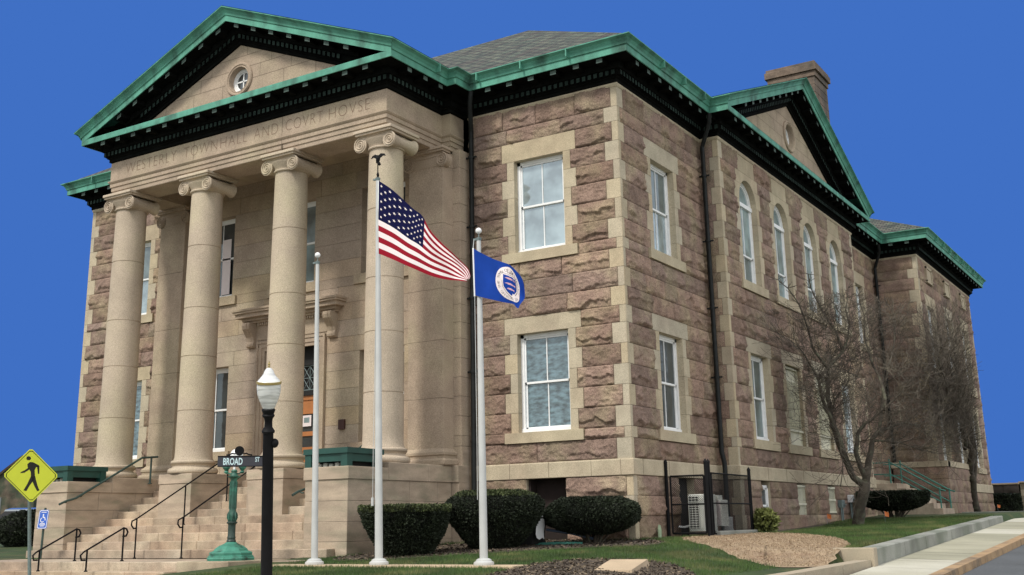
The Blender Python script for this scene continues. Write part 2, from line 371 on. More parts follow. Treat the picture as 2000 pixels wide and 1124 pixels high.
# pavements and roads
def walk_any(x, y):
    return lerp(-2.66, walkz(x, y), sstep(2.5, 5.5, x))
wy = fr(-9.6, 30, 66)+[36, 44, 60, 90, 150, 300]
grid_sheet('side_pavement', [5.49, 5.8, 6.2, 6.75], wy, walkz, M_walk, 'pale concrete pavement climbing beside the building')
grid_sheet('front_pavement', [-300, -120, -60, -30, -20, -12, -8, -4, 0, 2.5, 3.5, 4.5, 5.5, 6.1, 6.75], [-12, -11.2, -10.4, -9.6], walk_any, M_walk, 'concrete pavement along the front street')
def roadz(x, y):
    return lerp(-2.80+.012*(y+12), walkz(6.75, y)-0.13, sstep(2.5, 6.75, x))
grid_sheet('side_road', [7.0, 9, 12, 15, 18], fr(-12, 30, 42)+[60, 90, 150, 300], lambda x, y: walkz(6.75, y)-0.13-0.01*(x-7), M_road, 'grey asphalt side street')
grid_sheet('front_road', [-300, -120, -60, -30, -15, -8, -4, 0, 2.5, 4, 5.5, 6.75, 9, 12, 15, 30, 60, 300], [-26, -20, -16, -12.15], roadz, M_road, 'grey asphalt front street')
mb = MB()   # worn, darker slabs between the pale ones on the side pavement
for (a, b) in ((0.9, 2.5), (2.54, 5.6), (5.64, 8.9), (11.0, 14.3), (17.5, 21)):
    mb.add([(5.50, a, walkz(5.5, a)+.004), (6.74, a, walkz(6.74, a)+.004), (6.74, b, walkz(6.74, b)+.004), (5.50, b, walkz(5.5, b)+.004)], [(0, 1, 2, 3)])
tag(mb.build('worn_pavement_slabs', M_walkd), 'darker worn concrete slabs in the side pavement', kind='structure')
mb = MB(); y_ = -8.6   # joints between the pavement slabs
while y_ < 40:
    mb.add([(5.50, y_, walkz(5.5, y_)+.008), (6.74, y_, walkz(6.74, y_)+.008), (6.74, y_+.014, walkz(6.74, y_)+.009), (5.50, y_+.014, walkz(5.5, y_)+.009)], [(0, 1, 2, 3)]); y_ += 1.5
tag(mb.build('pavement_joints', M_mortar), 'thin dark joints across the side pavement', kind='structure')
mb = MB()   # street kerb
ys = fr(-12, 30, 60)+[36, 44, 60, 90, 150]
for a, b in zip(ys[:-1], ys[1:]):
    za, zb = walkz(6.75, a), walkz(6.75, b); g = .012
    mb.add([(6.75, a+g, za-.3), (7.0, a+g, za-.3), (7.0, b-g, zb-.3), (6.75, b-g, zb-.3), (6.75, a+g, za+.012), (6.98, a+g, za+.008), (6.98, b-g, zb+.008), (6.75, b-g, zb+.012)],
           [(0, 3, 2, 1), (4, 5, 6, 7), (0, 1, 5, 4), (1, 2, 6, 5), (2, 3, 7, 6), (3, 0, 4, 7)])
o = mb.build('street_kerb', M_kerb); tag(o, 'tan granite kerb along the side street', 'kerb', kind='structure')
# raised granite edging that holds the lawn beside the pavement
mb = MB(); ys = [-.72, 1.6, 3.6, 6.4, 9.1, 11.7, 14.1]
for a, b in zip(ys[:-1], ys[1:]):
    t = .85+.3*random.random(); g = .012
    v = []
    for y in (a+g, b-g):
        c = walkz(5.5, y); T = CT(y)+.02
        v += [(5.16, y, c-.3), (5.50, y, c-.3), (5.49, y, T-.02), (5.47, y, T), (5.17, y, T)]
    mb.add(v, [(0, 1, 2, 3, 4), (9, 8, 7, 6, 5), (0, 5, 6, 1), (1, 6, 7, 2), (2, 7, 8, 3), (3, 8, 9, 4), (4, 9, 5, 0)], tint=(t, t, t))
tag(mb.build('granite_edging_wall', M_curb, tint=True), 'long grey granite edging wall holding the lawn beside the side pavement', 'edging wall')
mb = MB(); mb.bevbox(4.72, 5.52, -1.0, -.735, -2.75, -1.985, .015)
M_kb = mat('pale_kerb_stone', (0.40, 0.335, 0.245, 1), 0.9, 0.18, 2.0, (.30, .26, .19, 1), .45, .65, 2, fine=0.2)
tag(mb.build('granite_end_block', M_kb), 'upright tan granite block at the near end of the grey edging wall', 'stone block')
mb = MB(); pts = [(5.15, -1.02), (5.06, -2.6), (4.95, -4.4), (4.75, -6.4), (4.4, -8.2), (3.9, -9.6)]; KT = lambda y: -2.205+.022*max(y+.8, -12)
for (x0, a), (x1, b) in zip(pts[:-1], pts[1:]):
    v = []
    for x, y in ((x0, a-.01), (x1, b+.01)):
        T = KT(y); v += [(x, y, T-.6), (x+.32, y, T-.6), (x+.31, y, T), (x+.01, y, T)]
    mb.add(v, [(0, 1, 2, 3), (7, 6, 5, 4), (0, 4, 5, 1), (1, 5, 6, 2), (2, 6, 7, 3), (3, 7, 4, 0)])
tag(mb.build('low_kerb_wall', M_kb), 'low tan stone kerb curving along the foreground grass', 'kerb')
mb = MB()   # far edging across
pts = [(.6, 25.2), (2.0, 25.0), (3.2, 25.6), (4.4, 26.8), (6.5, 28.5)]
for (x0, a), (x1, b) in zip(pts[:-1], pts[1:]):
    mb.add([(x0, a, -1.6), (x1, b, -1.6), (x1, b, -1.25), (x0, a, -1.25), (x0, a+.25, -1.6), (x1, b+.25, -1.6), (x1, b+.25, -1.25), (x0, a+.25, -1.25)],
           [(0, 1, 2, 3), (4, 7, 6, 5), (3, 2, 6, 7), (0, 3, 7, 4), (1, 5, 6, 2)])
tag(mb.build('far_edging_wall', M_curb, tint=True), 'low granite edging farther up the slope behind the rear stairs', 'edging wall')
mb = MB(); mb.box(-300, -14.66, -9.62, -9.42, -3.0, -2.24); mb.box(-5.62, 4.0, -9.62, -9.42, -3.0, -2.24)
tag(mb.build('lawn_retaining_kerb', M_cap), 'straight tan kerb holding the front lawn above the street pavement', 'kerb')
# front coping the flagpoles stand on
mb = MB()
for a, b in ((-4.62, -2.72), (-2.71, -.8), (-.79, 1.1)):
    mb.bevbox(a, b, -6.98, -6.44, -2.45, -2.105, .012)
tag(mb.build('flagpole_plinth_wall', M_cap), 'flat tan stone coping that carries the three white flagpoles', 'plinth')
# ------------------------------------------------------------------ masonry
def vnoise(x, y, seed):
    xi = np.floor(x).astype(int); yi = np.floor(y).astype(int); fx = x-xi; fy = y-yi
    fx = fx*fx*(3-2*fx); fy = fy*fy*(3-2*fy)
    def h(a, b):
        k = (a*374761393+b*668265263+seed*1442695041) & 0x7fffffff
        k = ((k ^ (k >> 13))*1274126177) & 0x7fffffff
        return (k ^ (k >> 16))/0x7fffffff % 1.0
    return (h(xi, yi)*(1-fx)+h(xi+1, yi)*fx)*(1-fy)+(h(xi, yi+1)*(1-fx)+h(xi+1, yi+1)*fx)*fy
class Wall:
    def __init__(s, org, U, Nn, u0, u1):
        s.o = org; s.U = U; s.N = Nn; s.u0 = u0; s.u1 = u1
        s.rv = []; s.rf = []; s.rt = []; s.nv = 0
        s.d = MB(s.P); s.mo = MB(s.P); s.ql = MB(s.P); s.qr = MB(s.P); s.gs = []; s.sets = []
        s.flip = (U[0]*Nn[1]-U[1]*Nn[0]) > 0
    def newset(s):
        if s.rv or s.mo.f: s.sets.append((s.rv, s.rf, s.rt, s.mo, s.ql, s.qr)); s.rv = []; s.rf = []; s.rt = []; s.nv = 0; s.mo = MB(s.P); s.ql = MB(s.P); s.qr = MB(s.P)
    def P(s, u, n, z): return (s.o[0]+s.U[0]*u+s.N[0]*n, s.o[1]+s.U[1]*u+s.N[1]*n, z)
    def rock(s, a, b, z0, z1, res, amp, seed):
        g = .005; a += g; b -= g; z0 += g; z1 -= g
        nu = max(3, int((b-a)/res)); nz = max(4, int((z1-z0)/res))
        us = np.linspace(a, b, nu+1); zs = np.linspace(z0, z1, nz+1)
        Ug, Zg = np.meshgrid(us, zs); H = z1-z0
        t = (z1-Zg)/H; rs = np.random.RandomState(seed)
        sd_ = seed % 997
        n1 = vnoise(Ug*3.3+sd_*.73, Ug*0+.5, sd_); n2 = vnoise(Ug*10+sd_, Ug*0+3.5, sd_+5); n3 = vnoise(Ug*26, Ug*0+7.5, sd_+6)
        brk = .50+.36*rs.rand()+.50*(n1-.5)+.20*(n2-.5)+.09*(n3-.5)
        brk = np.clip(brk, .22, .96)
        wt_ = max(.05, .028/H)
        up = np.clip(t/brk, 0, 1); under = np.clip((t-brk)/wt_, 0, 1)
        led = (.15+.85*up**1.5)*(1-under)+.06*under
        Lu = np.clip((vnoise(Ug*2.1+sd_, Zg*0+.5, sd_+9)-.30)*2.6, .10, 1)*rs.uniform(.45, 1.0)
        edge = np.minimum(np.minimum(Ug-a, b-Ug), np.minimum(Zg-z0, z1-Zg))
        pil = np.clip(edge/.020, 0, 1)
        fac = np.zeros_like(Ug)+9.
        for k in range(6):
            cu = rs.uniform(a, b); cz = rs.uniform(z0, z1); fac = np.minimum(fac, rs.uniform(.2, .7)+(Ug-cu)*rs.uniform(-1.2, 1.2)+(Zg-cz)*rs.uniform(-2.0, 2.0))
        r1 = 1-np.abs(2*vnoise(Ug*5+sd_, Zg*9, sd_+3)-1); r2 = 1-np.abs(2*vnoise(Ug*12+sd_, Zg*20, sd_+13)-1); f1 = vnoise(Ug*26+sd_, Zg*28, sd_+4)-.5
        h = amp*(.10+.78*Lu*led+.22*np.clip(fac, -.3, .8)+.20*(r1-.5)+.17*(r2-.5)+.13*f1)
        h = np.clip(h, -.008, amp*1.5)*pil+.002
        X = s.o[0]+s.U[0]*Ug+s.N[0]*h; Y = s.o[1]+s.U[1]*Ug+s.N[1]*h
        V = np.stack([X, Y, Zg], -1).reshape(-1, 3)
        # skirts back into the joint
        base = s.nv; W = nu+1
        I = np.arange(W*(nz+1)).reshape(nz+1, W)+base
        q = np.stack([I[:-1, :-1], I[:-1, 1:], I[1:, 1:], I[1:, :-1]], -1).reshape(-1, 4)
        if s.flip: q = q[:, ::-1]
        c = rs.uniform(.80, 1.17); wm = rs.uniform(-.07, .07)
        if rs.rand() < .15: wm -= .08
        s.rv.append(V); s.rf.append(q); s.rt.append(np.tile([c*(1+wm*.3), c, c*(1-wm*.4)], (len(V), 1))); s.nv += len(V)
    def dressed(s, a, b, z0, z1, n=.004, back=-.06, mi=0, g=.004, mb=None):
        t = random.uniform(.92, 1.07); w_ = random.uniform(-.03, .03)
        (mb or s.d).box(a+g, b-g, back, n+random.random()*.002, z0+g, z1-g, mi, (t*(1+w_), t, t*(1-w_*2)))
    def emit(s, parent, name='wall', rockmat=None, dressmat=None, trim='dressed_trim'):
        s.newset(); root = None
        for si, (rv, rf, rt, mo, ql, qr) in enumerate(s.sets):
            nm = name if si == 0 else 'basement_'+name
            cur = None
            if rv:
                V = np.concatenate(rv); F = np.concatenate(rf); T = np.concatenate(rt)
                me = bpy.data.meshes.new(nm); me.vertices.add(len(V)); me.vertices.foreach_set('co', V.astype(np.float32).ravel())
                me.loops.add(F.size); me.loops.foreach_set('vertex_index', F.astype(np.int32).ravel())
                me.polygons.add(len(F)); me.polygons.foreach_set('loop_start', np.arange(0, F.size, 4, dtype=np.int32))
                me.materials.append(rockmat or M_rock)
                ca = me.color_attributes.new('tint', 'FLOAT_COLOR', 'POINT')
                ca.data.foreach_set('color', np.concatenate([T, np.ones((len(T), 1))], 1).astype(np.float32).ravel())
                me.update(calc_edges=True); me.validate()
                cur = bpy.data.objects.new(nm, me); link(cur, parent); l_ = total_loc(parent); cur.location = (-l_.x, -l_.y, -l_.z)
            elif s.d.f: cur = part(s.d, nm, dressmat or M_pink, parent, tint=True); s.d = MB(s.P)
            if root is None: root = cur
            for q in (ql, qr):
                if q.f: part(q, 'quoins', dressmat or M_dress, cur, tint=True)
            if mo.f: part(mo, 'mortar_backing', M_mortar, cur)
        if s.d.f: part(s.d, trim, dressmat or M_dress, root, tint=True)
        for q in s.gs:
            if q.f: part(q, 'window_surround', dressmat or M_dress, root, tint=True)
        return root
def masonry(W, zs, ops, ql=None, qr=None, res=.05, amp=.118, seed=1, mode='rock', blk=(1.0, 1.7), base_jn=0, reveal=.24):
    """zs: course boundaries from top down. ops: openings. ql/qr: quoin (long, short) widths at the ends."""
    W.newset(); rs = random.Random(seed)
    for o in ops:
        o['mb'] = MB(W.P); W.gs.append(o['mb'])
    for k in range(len(zs)-1):
        zt, zb = zs[k], zs[k+1]; zm = (zt+zb)/2
        res_iv = []
        if ql: res_iv.append((W.u0, W.u0+ql[(k+base_jn) % 2], 'd', W.ql))
        if qr: res_iv.append((W.u1-qr[(k+base_jn) % 2], W.u1, 'd', W.qr))
        for o in ops:
            if o.get('arch') and o['spring']-.01 < zm < zs[0]+.01:
                hw = (o['u1']-o['u0'])/2+(.36 if k % 2 == 0 else .20); c = (o['u0']+o['u1'])/2
                if k == 0: hw = (o['u1']-o['u0'])/2 - .02
                res_iv.append((c-hw, c+hw, 'x', None)); o.setdefault('strips', []).append((zb, zt, hw)); continue
            if o['lb']-.01 < zm < o['lt']+.01: res_iv.append((o['l0'], o['l1'], 'd', o['mb']))
            elif o['st']-.01 < zm < o['lb']+.01:
                lo = (k % 2 == 0)
                if mode == 'rock' and not o.get('bare'):
                    wl = o['u0']-o['l0']; wr = o['l1']-o['u1']; f = 1.0 if lo else .58
                    res_iv.append((o['u0']-wl*f, o['u0'], 'd', o['mb'])); res_iv.append((o['u1'], o['u1']+wr*f, 'd', o['mb']))
                res_iv.append((o['u0'], o['u1'], 'x', None))
            elif o['sb']-.01 < zm < o['st']+.01: res_iv.append((o['l0'], o['l1'], 'x', None))
        res_iv.sort(key=lambda q: q[:3])
        cur = W.u0
        def fill(a, b):
            if b-a < .012: return
            if b-a < .10: W.dressed(a, b, zb, zt) if mode != 'rock' else W.rock(a, b, zb, zt, res, amp*.5, rs.randrange(1 << 20)); return
            n = max(1, round((b-a)/rs.uniform(*blk))); cuts = [a]
            for i in range(1, n): cuts.append(a+(b-a)*(i+rs.uniform(-.18, .18))/n)
            cuts.append(b)
            for p, q in zip(cuts[:-1], cuts[1:]):
                if mode == 'rock': W.rock(p, q, zb, zt, res, amp, rs.randrange(1 << 20))
                else: W.dressed(p, q, zb, zt, .0)
        for a, b, kd, gm_ in res_iv:
            fill(cur, a)
            if kd == 'd': W.dressed(a, b, zb, zt, mb=gm_)
            cur = max(cur, b)
        fill(cur, W.u1)
    # backing with holes
    ops2 = [o for o in ops if o['lb'] > zs[-1] and o['sb'] < zs[0]]
    edges = sorted(set([W.u0, W.u1]+[o['u0'] for o in ops2]+[o['u1'] for o in ops2]))
    zed = sorted(set([zs[0], zs[-1]]+[min(max(o['st'], zs[-1]), zs[0]) for o in ops2]+[min(o.get('apex', o['lb']), zs[0]) for o in ops2]))
    for a, b in zip(edges[:-1], edges[1:]):
        for z0, z1 in zip(zed[:-1], zed[1:]):
            um, zm = (a+b)/2, (z0+z1)/2
            if any(o['u0'] < um < o['u1'] and o['st'] < zm < o.get('apex', o['lb']) for o in ops2): continue
            W.mo.add([(a, -.035, z0), (b, -.035, z0), (b, -.035, z1), (a, -.035, z1)], [(0, 1, 2, 3)])
    for o in ops2:
        u0, u1, st, lb = o['u0'], o['u1'], o['st'], o['lb']
        top = o.get('spring', lb)
        zl = sorted([z for z in zs if st+.02 < z < top-.02]+[st, top])
        for a, b in zip(zl[:-1], zl[1:]):
            t = random.uniform(.9, 1.05)
            o['mb'].box(u0-.05, u0+.001, -reveal, -.002, a+.003, b-.003, 0, (t, t, t)); o['mb'].box(u1-.001, u1+.05, -reveal, -.002, a+.003, b-.003, 0, (t, t, t))
        if not o.get('arch'): o['mb'].box(u0-.04, u1+.04, -reveal, -.003, lb-.001, lb+.05, 0)
        if not o.get('nosill'): o['mb'].box(o['l0'], o['l1'], -.2, .075, o['sb']+.004, st, 0, (1.0, 1.0, .97))
        if o.get('arch'):
            c = (u0+u1)/2; r = (u1-u0)/2; sp = o['spring']
            for (zb, zt, hw) in o['strips']:
                for sg in (-1, 1):
                    za_, zb_ = max(zb, sp), zt
                    arc = []
                    top_ = min(zb_, sp+r)
                    for i in range(7):
                        z = za_+(top_-za_)*i/6 if za_ < sp+r else None
                        if z is None: break
                        arc.append((c+sg*math.sqrt(max(0, r*r-(z-sp)**2)), z))
                    poly = [(c+sg*(hw-.003), zb+.003)]+([(c+sg*r, zb+.003)] if zb < sp-.01 else [])
                    if arc: poly += [(x, max(z, zb+.003)) for x, z in arc]
                    else: poly += [(c+sg*.002, zb+.003)]
                    if zb_ >= sp+r and arc: poly += [(c+sg*.002, zb_-.003)] if False else [(c+sg*.001, sp+r), (c+sg*.001, zb_-.003)]
                    elif not arc: poly += [(c+sg*.002, zb_-.003)]
                    else: pass
                    if arc and zb_ < sp+r: poly[-1] = (poly[-1][0], zb_-.003)
                    poly += [(c+sg*(hw-.003), zb_-.003)]
                    t = random.uniform(.95, 1.06)
                    o['mb'].prism(poly, lambda a, b, d: (a, d, b), -.05, .004, 0, (t, t, t*.97))
            n = 16
            for i in range(n):
                a0, a1 = math.pi*i/n, math.pi*(i+1)/n
                p = [(c+r*math.cos(a0), sp+r*math.sin(a0)), (c+r*math.cos(a1), sp+r*math.sin(a1))]
                o['mb'].add([(p[0][0], 0, p[0][1]), (p[1][0], 0, p[1][1]), (p[1][0], -reveal, p[1][1]), (p[0][0], -reveal, p[0][1])], [(0, 1, 2, 3)])
def window(W, parent, u0, u1, z0, z1, depth=.2, glass=None, name='window', arch=None, frame=.09, munt=True, muntdir='v', hgt=None, glass2=None):
    """double-hung sash window in wall frame coordinates"""
    P = W.P; fr_ = MB(P); gl = MB(P); n0, n1 = -depth-.06, -depth+.03
    sp = arch if arch else z1
    fr_.box(u0, u0+frame, n0, n1, z0, sp); fr_.box(u1-frame, u1, n0, n1, z0, sp)
    fr_.box(u0, u1, n0, n1+.03, z0, z0+frame*1.1)
    if not arch: fr_.box(u0, u1, n0, n1, z1-frame, z1)
    zm = (z0+sp)/2 if not arch else z0+(sp-z0)*.36
    a, b = u0+frame, u1-frame; sw = .045
    for (za, zb, nd) in ((z0+frame, zm+.02, -.02), (zm-.02, sp-(frame if not arch else .02), .015)):
        m0, m1 = n0+nd+.01, n0+nd+.05
        fr_.box(a, a+sw, m0, m1, za, zb); fr_.box(b-sw, b, m0, m1, za, zb); fr_.box(a, b, m0, m1, za, za+.05); fr_.box(a, b, m0, m1, zb-.045, zb)
        if munt: c = (a+b)/2; fr_.box(c-.013, c+.013, m0+.005, m1-.004, za, zb)
        gl.add([(a, m0+.015, za), (b, m0+.015, za), (b, m0+.015, zb), (a, m0+.015, zb)], [(0, 1, 2, 3)], 0 if za < zm-.1 else 1)
    if arch:
        c = (u0+u1)/2; r = (u1-u0)/2; ri = r-frame; n = 18
        fr_.box(u0, u1, n0, n1+.03, sp-.09, sp+.03)
        for (ro, r_, na, nb) in ((r, ri, n0, n1), (ri, ri-.05, n0+.01, n1-.03)):
            for i in range(n):
                a0, a1 = math.pi*i/n, math.pi*(i+1)/n
                q = lambda rr, t, d: (c+rr*math.cos(t), d, sp+rr*math.sin(t))
                fr_.add([q(r_, a0, na), q(ro, a0, na), q(ro, a1, na), q(r_, a1, na), q(r_, a0, nb), q(ro, a0, nb), q(ro, a1, nb), q(r_, a1, nb)],
                        [(4, 5, 6, 7), (0, 4, 7, 3), (1, 2, 6, 5)])
        gl.add([(c, n0+.02, sp)]+[(c+ri*math.cos(math.pi*i/n), n0+.02, sp+ri*math.sin(math.pi*i/n)) for i in range(n+1)], [(0, i+1, i+2) for i in range(n)], 1)
    o = part(fr_, name, M_white, parent)
    g = glass or G_mid
    part(gl, 'pane', [g, glass2 or g], o)
    return o
# ------------------------------------------------------------------ the town hall
HX, HY, HZ = -10.1, 12.0, -1.8
hall = empty('town_hall', (HX, HY, HZ), 'stone town hall with four tall columns, green copper cornice and pedimented front portico', 'town hall')
PC = -10.1
ZC = [9.2, 8.61, 8.217, 7.714, 7.22, 6.73, 6.24, 5.74, 5.25, 4.984, 4.52, 4.05, 3.589, 3.171, 2.68, 2.19, 1.71, 1.22, .735, .478, 0.0]
ZB = [-.37, -.83, -1.29, -2.1]
def op(c, w_, lw, lb, lt, st, sb, **k):
    d = dict(u0=c-w_/2, u1=c+w_/2, l0=c-lw/2, l1=c+lw/2, lb=lb, lt=lt, st=st, sb=sb); d.update(k); return d
UP_ = dict(lb=7.714, lt=8.217, st=5.25, sb=4.984); LO_ = dict(lb=3.171, lt=3.589, st=.735, sb=.478)
# front right wing
W1 = Wall((0, 0), (1, 0), (0, -1), -4.45, 0.0)
c = -2.31
ops = [op(c, 1.46, 2.20, **UP_), op(c, 1.46, 2.20, **LO_)]
masonry(W1, ZC, ops, qr=(.17, .38), res=.024, seed=3)
masonry(W1, ZB, [op(-2.31, 1.10, 1.10, -.37, -.37, -2.1, -2.2, bare=1, nosill=1)], qr=(.2, .17), res=.026, seed=5, base_jn=1)
w_ = W1.emit(hall)
window(W1, hall, c-.73, c+.73, 5.25, 7.714, glass=G_blind)
window(W1, hall, c-.73, c+.73, .735, 3.171, glass=G_rip)
mb = MB(W1.P); mb.box(-2.9, -1.72, -.5, -.4, -2.1, -.37); mb.box(-2.86, -2.80, -.4, -.1, -2.1, -.37); mb.box(-1.80, -1.76, -.4, -.1, -2.1, -.37)
part(mb, 'areaway_recess', M_brownp, hall)
# side bay and inner recess
W2 = Wall((0, 0), (0, 1), (1, 0), 0.0, 5.22)
c = 2.52
masonry(W2, ZC, [op(c, 1.42, 2.17, **UP_), op(c, 1.42, 2.17, **LO_)], ql=(.32, .12), res=.030, seed=9)
masonry(W2, ZB, [op(3.0, .95, .95, -.37, -.37, -2.1, -2.2, bare=1, nosill=1)], ql=(.2, .17), res=.032, seed=10)
W2.emit(hall)
window(W2, hall, c-.71, c+.71, 5.25, 7.714, glass=G_blind, glass2=G_mid)
window(W2, hall, c-.71, c+.71, .735, 3.171, glass=G_dark)
mb = MB(W2.P); mb.box(2.5, 3.5, -.3, -.2, -2.1, -.37); part(mb, 'basement_door', M_darkw, hall)
# pavilion
PX = .558; PY0, PY1 = 5.22, 18.68; PYC = (PY0+PY1)/2
W3 = Wall((PX, 0), (0, 1), (1, 0), PY0, PY1)
cs = [7.42+2.96*k for k in range(4)]
ops = []
for c in cs:
    ops.append(op(c, 1.42, 2.12, lb=7.74, lt=7.74, st=5.25, sb=4.984, arch=1, spring=7.714, apex=8.424))
    ops.append(op(c, 1.42, 2.10, **LO_))
masonry(W3, ZC, ops, ql=(.30, .14), qr=(.30, .14), res=.036, seed=21, blk=(.9, 1.6))
bw = [op(7.15, .72, .9, -.37, -.37, -1.60, -1.72, bare=1, nosill=1), op(10.25, .72, .9, -.37, -.37, -1.52, -1.64, bare=1, nosill=1), op(13.3, .72, .9, -.37, -.37, -1.22, -1.34, bare=1, nosill=1)]
masonry(W3, ZB, bw, ql=(.3, .2), qr=(.3, .2), res=.038, seed=22, blk=(.9, 1.8))
W3.emit(hall)
for i, c in enumerate(cs):
    window(W3, hall, c-.71, c+.71, 5.25, 8.42, glass=[G_mid, G_teal, G_mid, G_teal][i], arch=7.714, name='arched_window', glass2=G_teal)
    if i in (0, 3): window(W3, hall, c-.71, c+.71, .735, 3.171, glass=G_mid if i == 0 else G_blind)
for i, o_ in enumerate(bw):
    window(W3, hall, o_['u0'], o_['u1'], o_['st'], -.37-.12, glass=G_dark if i == 0 else G_pale, frame=.07, name='basement_window', munt=False, depth=.1)
# ornamental iron grilles over two of the ground floor windows, plain bars over two basement windows
for c in cs[1:3]:
    mb = MB(W3.P); u0, u1 = c-.71, c+.71
    for x in (u0, u1-.06): mb.box(x, x+.06, -.16, -.10, .74, 3.15)
    mb.box(u0, u1, -.16, -.10, .74, .80); mb.box(u0, u1, -.16, -.10, 3.08, 3.15); mb.box(u0-.02, u1+.02, -.12, -.04, 1.16, 1.22); mb.box(u0, u1, -.14, -.11, .80, 1.16)
    for i in range(15):
        x = u0+.08+i*(u1-u0-.16)/14; mb.box(x-.012, x+.012, -.14, -.115, 1.2, 2.72)
    mb.box(u0, u1, -.15, -.12, 2.70, 2.75)
    for j in range(6):
        for i in (-1, 0, 1):
            cx, cz = c+i*.16, 1.45+j*.22; w2 = .09*(1.2-.1*abs(j-3))
            mb.tube([(cx+w2*math.cos(t)*(.6), -.10, cz+.11*math.sin(t)) for t in np.linspace(0, 2*math.pi, 13)], .014, 5, cap=False)
    mb.box(u0+.05, u1-.05, -.185, -.17, .8, 3.1)
    part(mb, 'window_grille', M_grill, hall)
for o_ in bw[1:]:
    mb = MB(W3.P)
    for i in range(9):
        x = o_['u0']+.02+i*(o_['u1']-o_['u0']-.04)/8; mb.box(x-.009, x+.009, -.03, -.012, o_['st']-.03, -.42)
    for z in (o_['st'], (o_['st']-.45)/2, -.46): mb.box(o_['u0']-.02, o_['u1']+.02, -.02, .01, z-.03, z+.03)
    part(mb, 'window_grille', M_grill, hall)
# returns of the pavilion (short faces)
W3a = Wall((0, PY0), (1, 0), (0, -1), 0.0, PX)
masonry(W3a, ZC, [], qr=(.16, .27), res=.05, seed=31, amp=.05); masonry(W3a, ZB, [], qr=(.2, .26), res=.05, seed=32, amp=.05); W3a.emit(hall)
# recess after the pavilion
W4 = Wall((0, 0), (0, 1), (1, 0), PY1, 23.85)
masonry(W4, ZC, [op(21.25, 1.3, 2.0, **UP_)], res=.07, seed=41); masonry(W4, ZB, [], res=.08, seed=42); W4.emit(hall)
window(W4, hall, 20.6, 21.9, 5.25, 7.714, glass=G_blind)
W4a = Wall((0, PY1), (1, 0), (0, 1), 0.0, PX); masonry(W4a, ZC+ZB, [], res=.1, seed=43); W4a.emit(hall)
# rear wing
RX, RY0, RY1 = 1.8, 23.85, 35.2
W5 = Wall((0, RY0), (1, 0), (0, -1), -.1, RX)
masonry(W5, ZC, [], qr=(.16, .4), res=.06, seed=51, blk=(1.5, 2.5)); masonry(W5, ZB, [], qr=(.16, .4), res=.06, seed=52, blk=(1.5, 2.5)); W5.emit(hall)
W6 = Wall((RX, 0), (0, 1), (1, 0), RY0, RY1)
rc = [25.75, 29.35, 32.95]; ops = []
for c in rc:
    ops.append(op(c, 1.35, 2.0, lb=7.22, lt=7.714, st=4.52, sb=4.05)); ops.append(op(c, 1.35, 2.0, lb=3.171, lt=3.589, st=.735, sb=.478))
masonry(W6, ZC, ops, ql=(.3, .14), qr=(.3, .14), res=.05, seed=61)
masonry(W6, ZB, [], ql=(.3, .2), res=.08, seed=62)
for c in rc:
    W6.gs.append(MB(W6.P)); W6p = W6.gs[-1]
    for (a, b, z0, z1) in ((c-.55, c-.43, 8.28, 8.93), (c+.43, c+.55, 8.28, 8.93), (c-.55, c+.55, 8.85, 8.95), (c-.55, c+.55, 8.24, 8.34)): W6p.box(a, b, 0, .11, z0, z1)
    W6p.box(c-.44, c+.44, 0, .075, 8.33, 8.86)
W6.emit(hall)
for c in rc:
    window(W6, hall, c-.675, c+.675, 4.52, 7.22, glass=G_blind); window(W6, hall, c-.675, c+.675, .735, 3.171, glass=G_blind)
# plinth block of the rear wing that stands beyond the stairs
mb = MB(); mb.bevbox(1.81, 2.25, 23.4, 27.7, .50, .72, .02, 0); mb.bevbox(.05, 2.25, 23.38, 23.84, .50, .72, .02)
part(mb, 'sill_band', M_dress, hall, tint=True)
W5b = Wall((0, 23.45), (1, 0), (0, -1), .1, 2.2); masonry(W5b, [.5, .02, -.45, -.9, -1.5], [], res=.07, seed=55); W5b.emit(hall)
W5c = Wall((2.2, 0), (0, 1), (1, 0), 23.45, 27.6); masonry(W5c, [.5, .02, -.45, -.9, -1.5], [], res=.07, seed=56); W5c.emit(hall)
# left wing
LX = -19.95
W7 = Wall((0, 0), (1, 0), (0, -1), LX, -15.4)
c = -17.64
masonry(W7, ZC, [op(c, 1.46, 2.20, **UP_), op(c, 1.46, 2.20, **LO_)], ql=(.17, .38), res=.035, seed=71)
masonry(W7, ZB, [], ql=(.2, .17), res=.06, seed=72); W7.emit(hall)
window(W7, hall, c-.73, c+.73, 5.25, 7.714, glass=G_blind, glass2=G_mid); window(W7, hall, c-.73, c+.73, .735, 3.171, glass=G_rip)
W8 = Wall((LX, 0), (0, 1), (-1, 0), 0.0, 35.2)
masonry(W8, ZC, [], ql=(.32, .12), res=.14, seed=73, blk=(1.5, 2.6)); masonry(W8, ZB, [], ql=(.32, .12), res=.14, seed=74, blk=(1.5, 2.6)); W8.emit(hall)
W9 = Wall((0, 35.2), (1, 0), (0, 1), LX, RX); masonry(W9, ZC+ZB, [], res=.25, seed=75, blk=(2, 3)); W9.emit(hall)
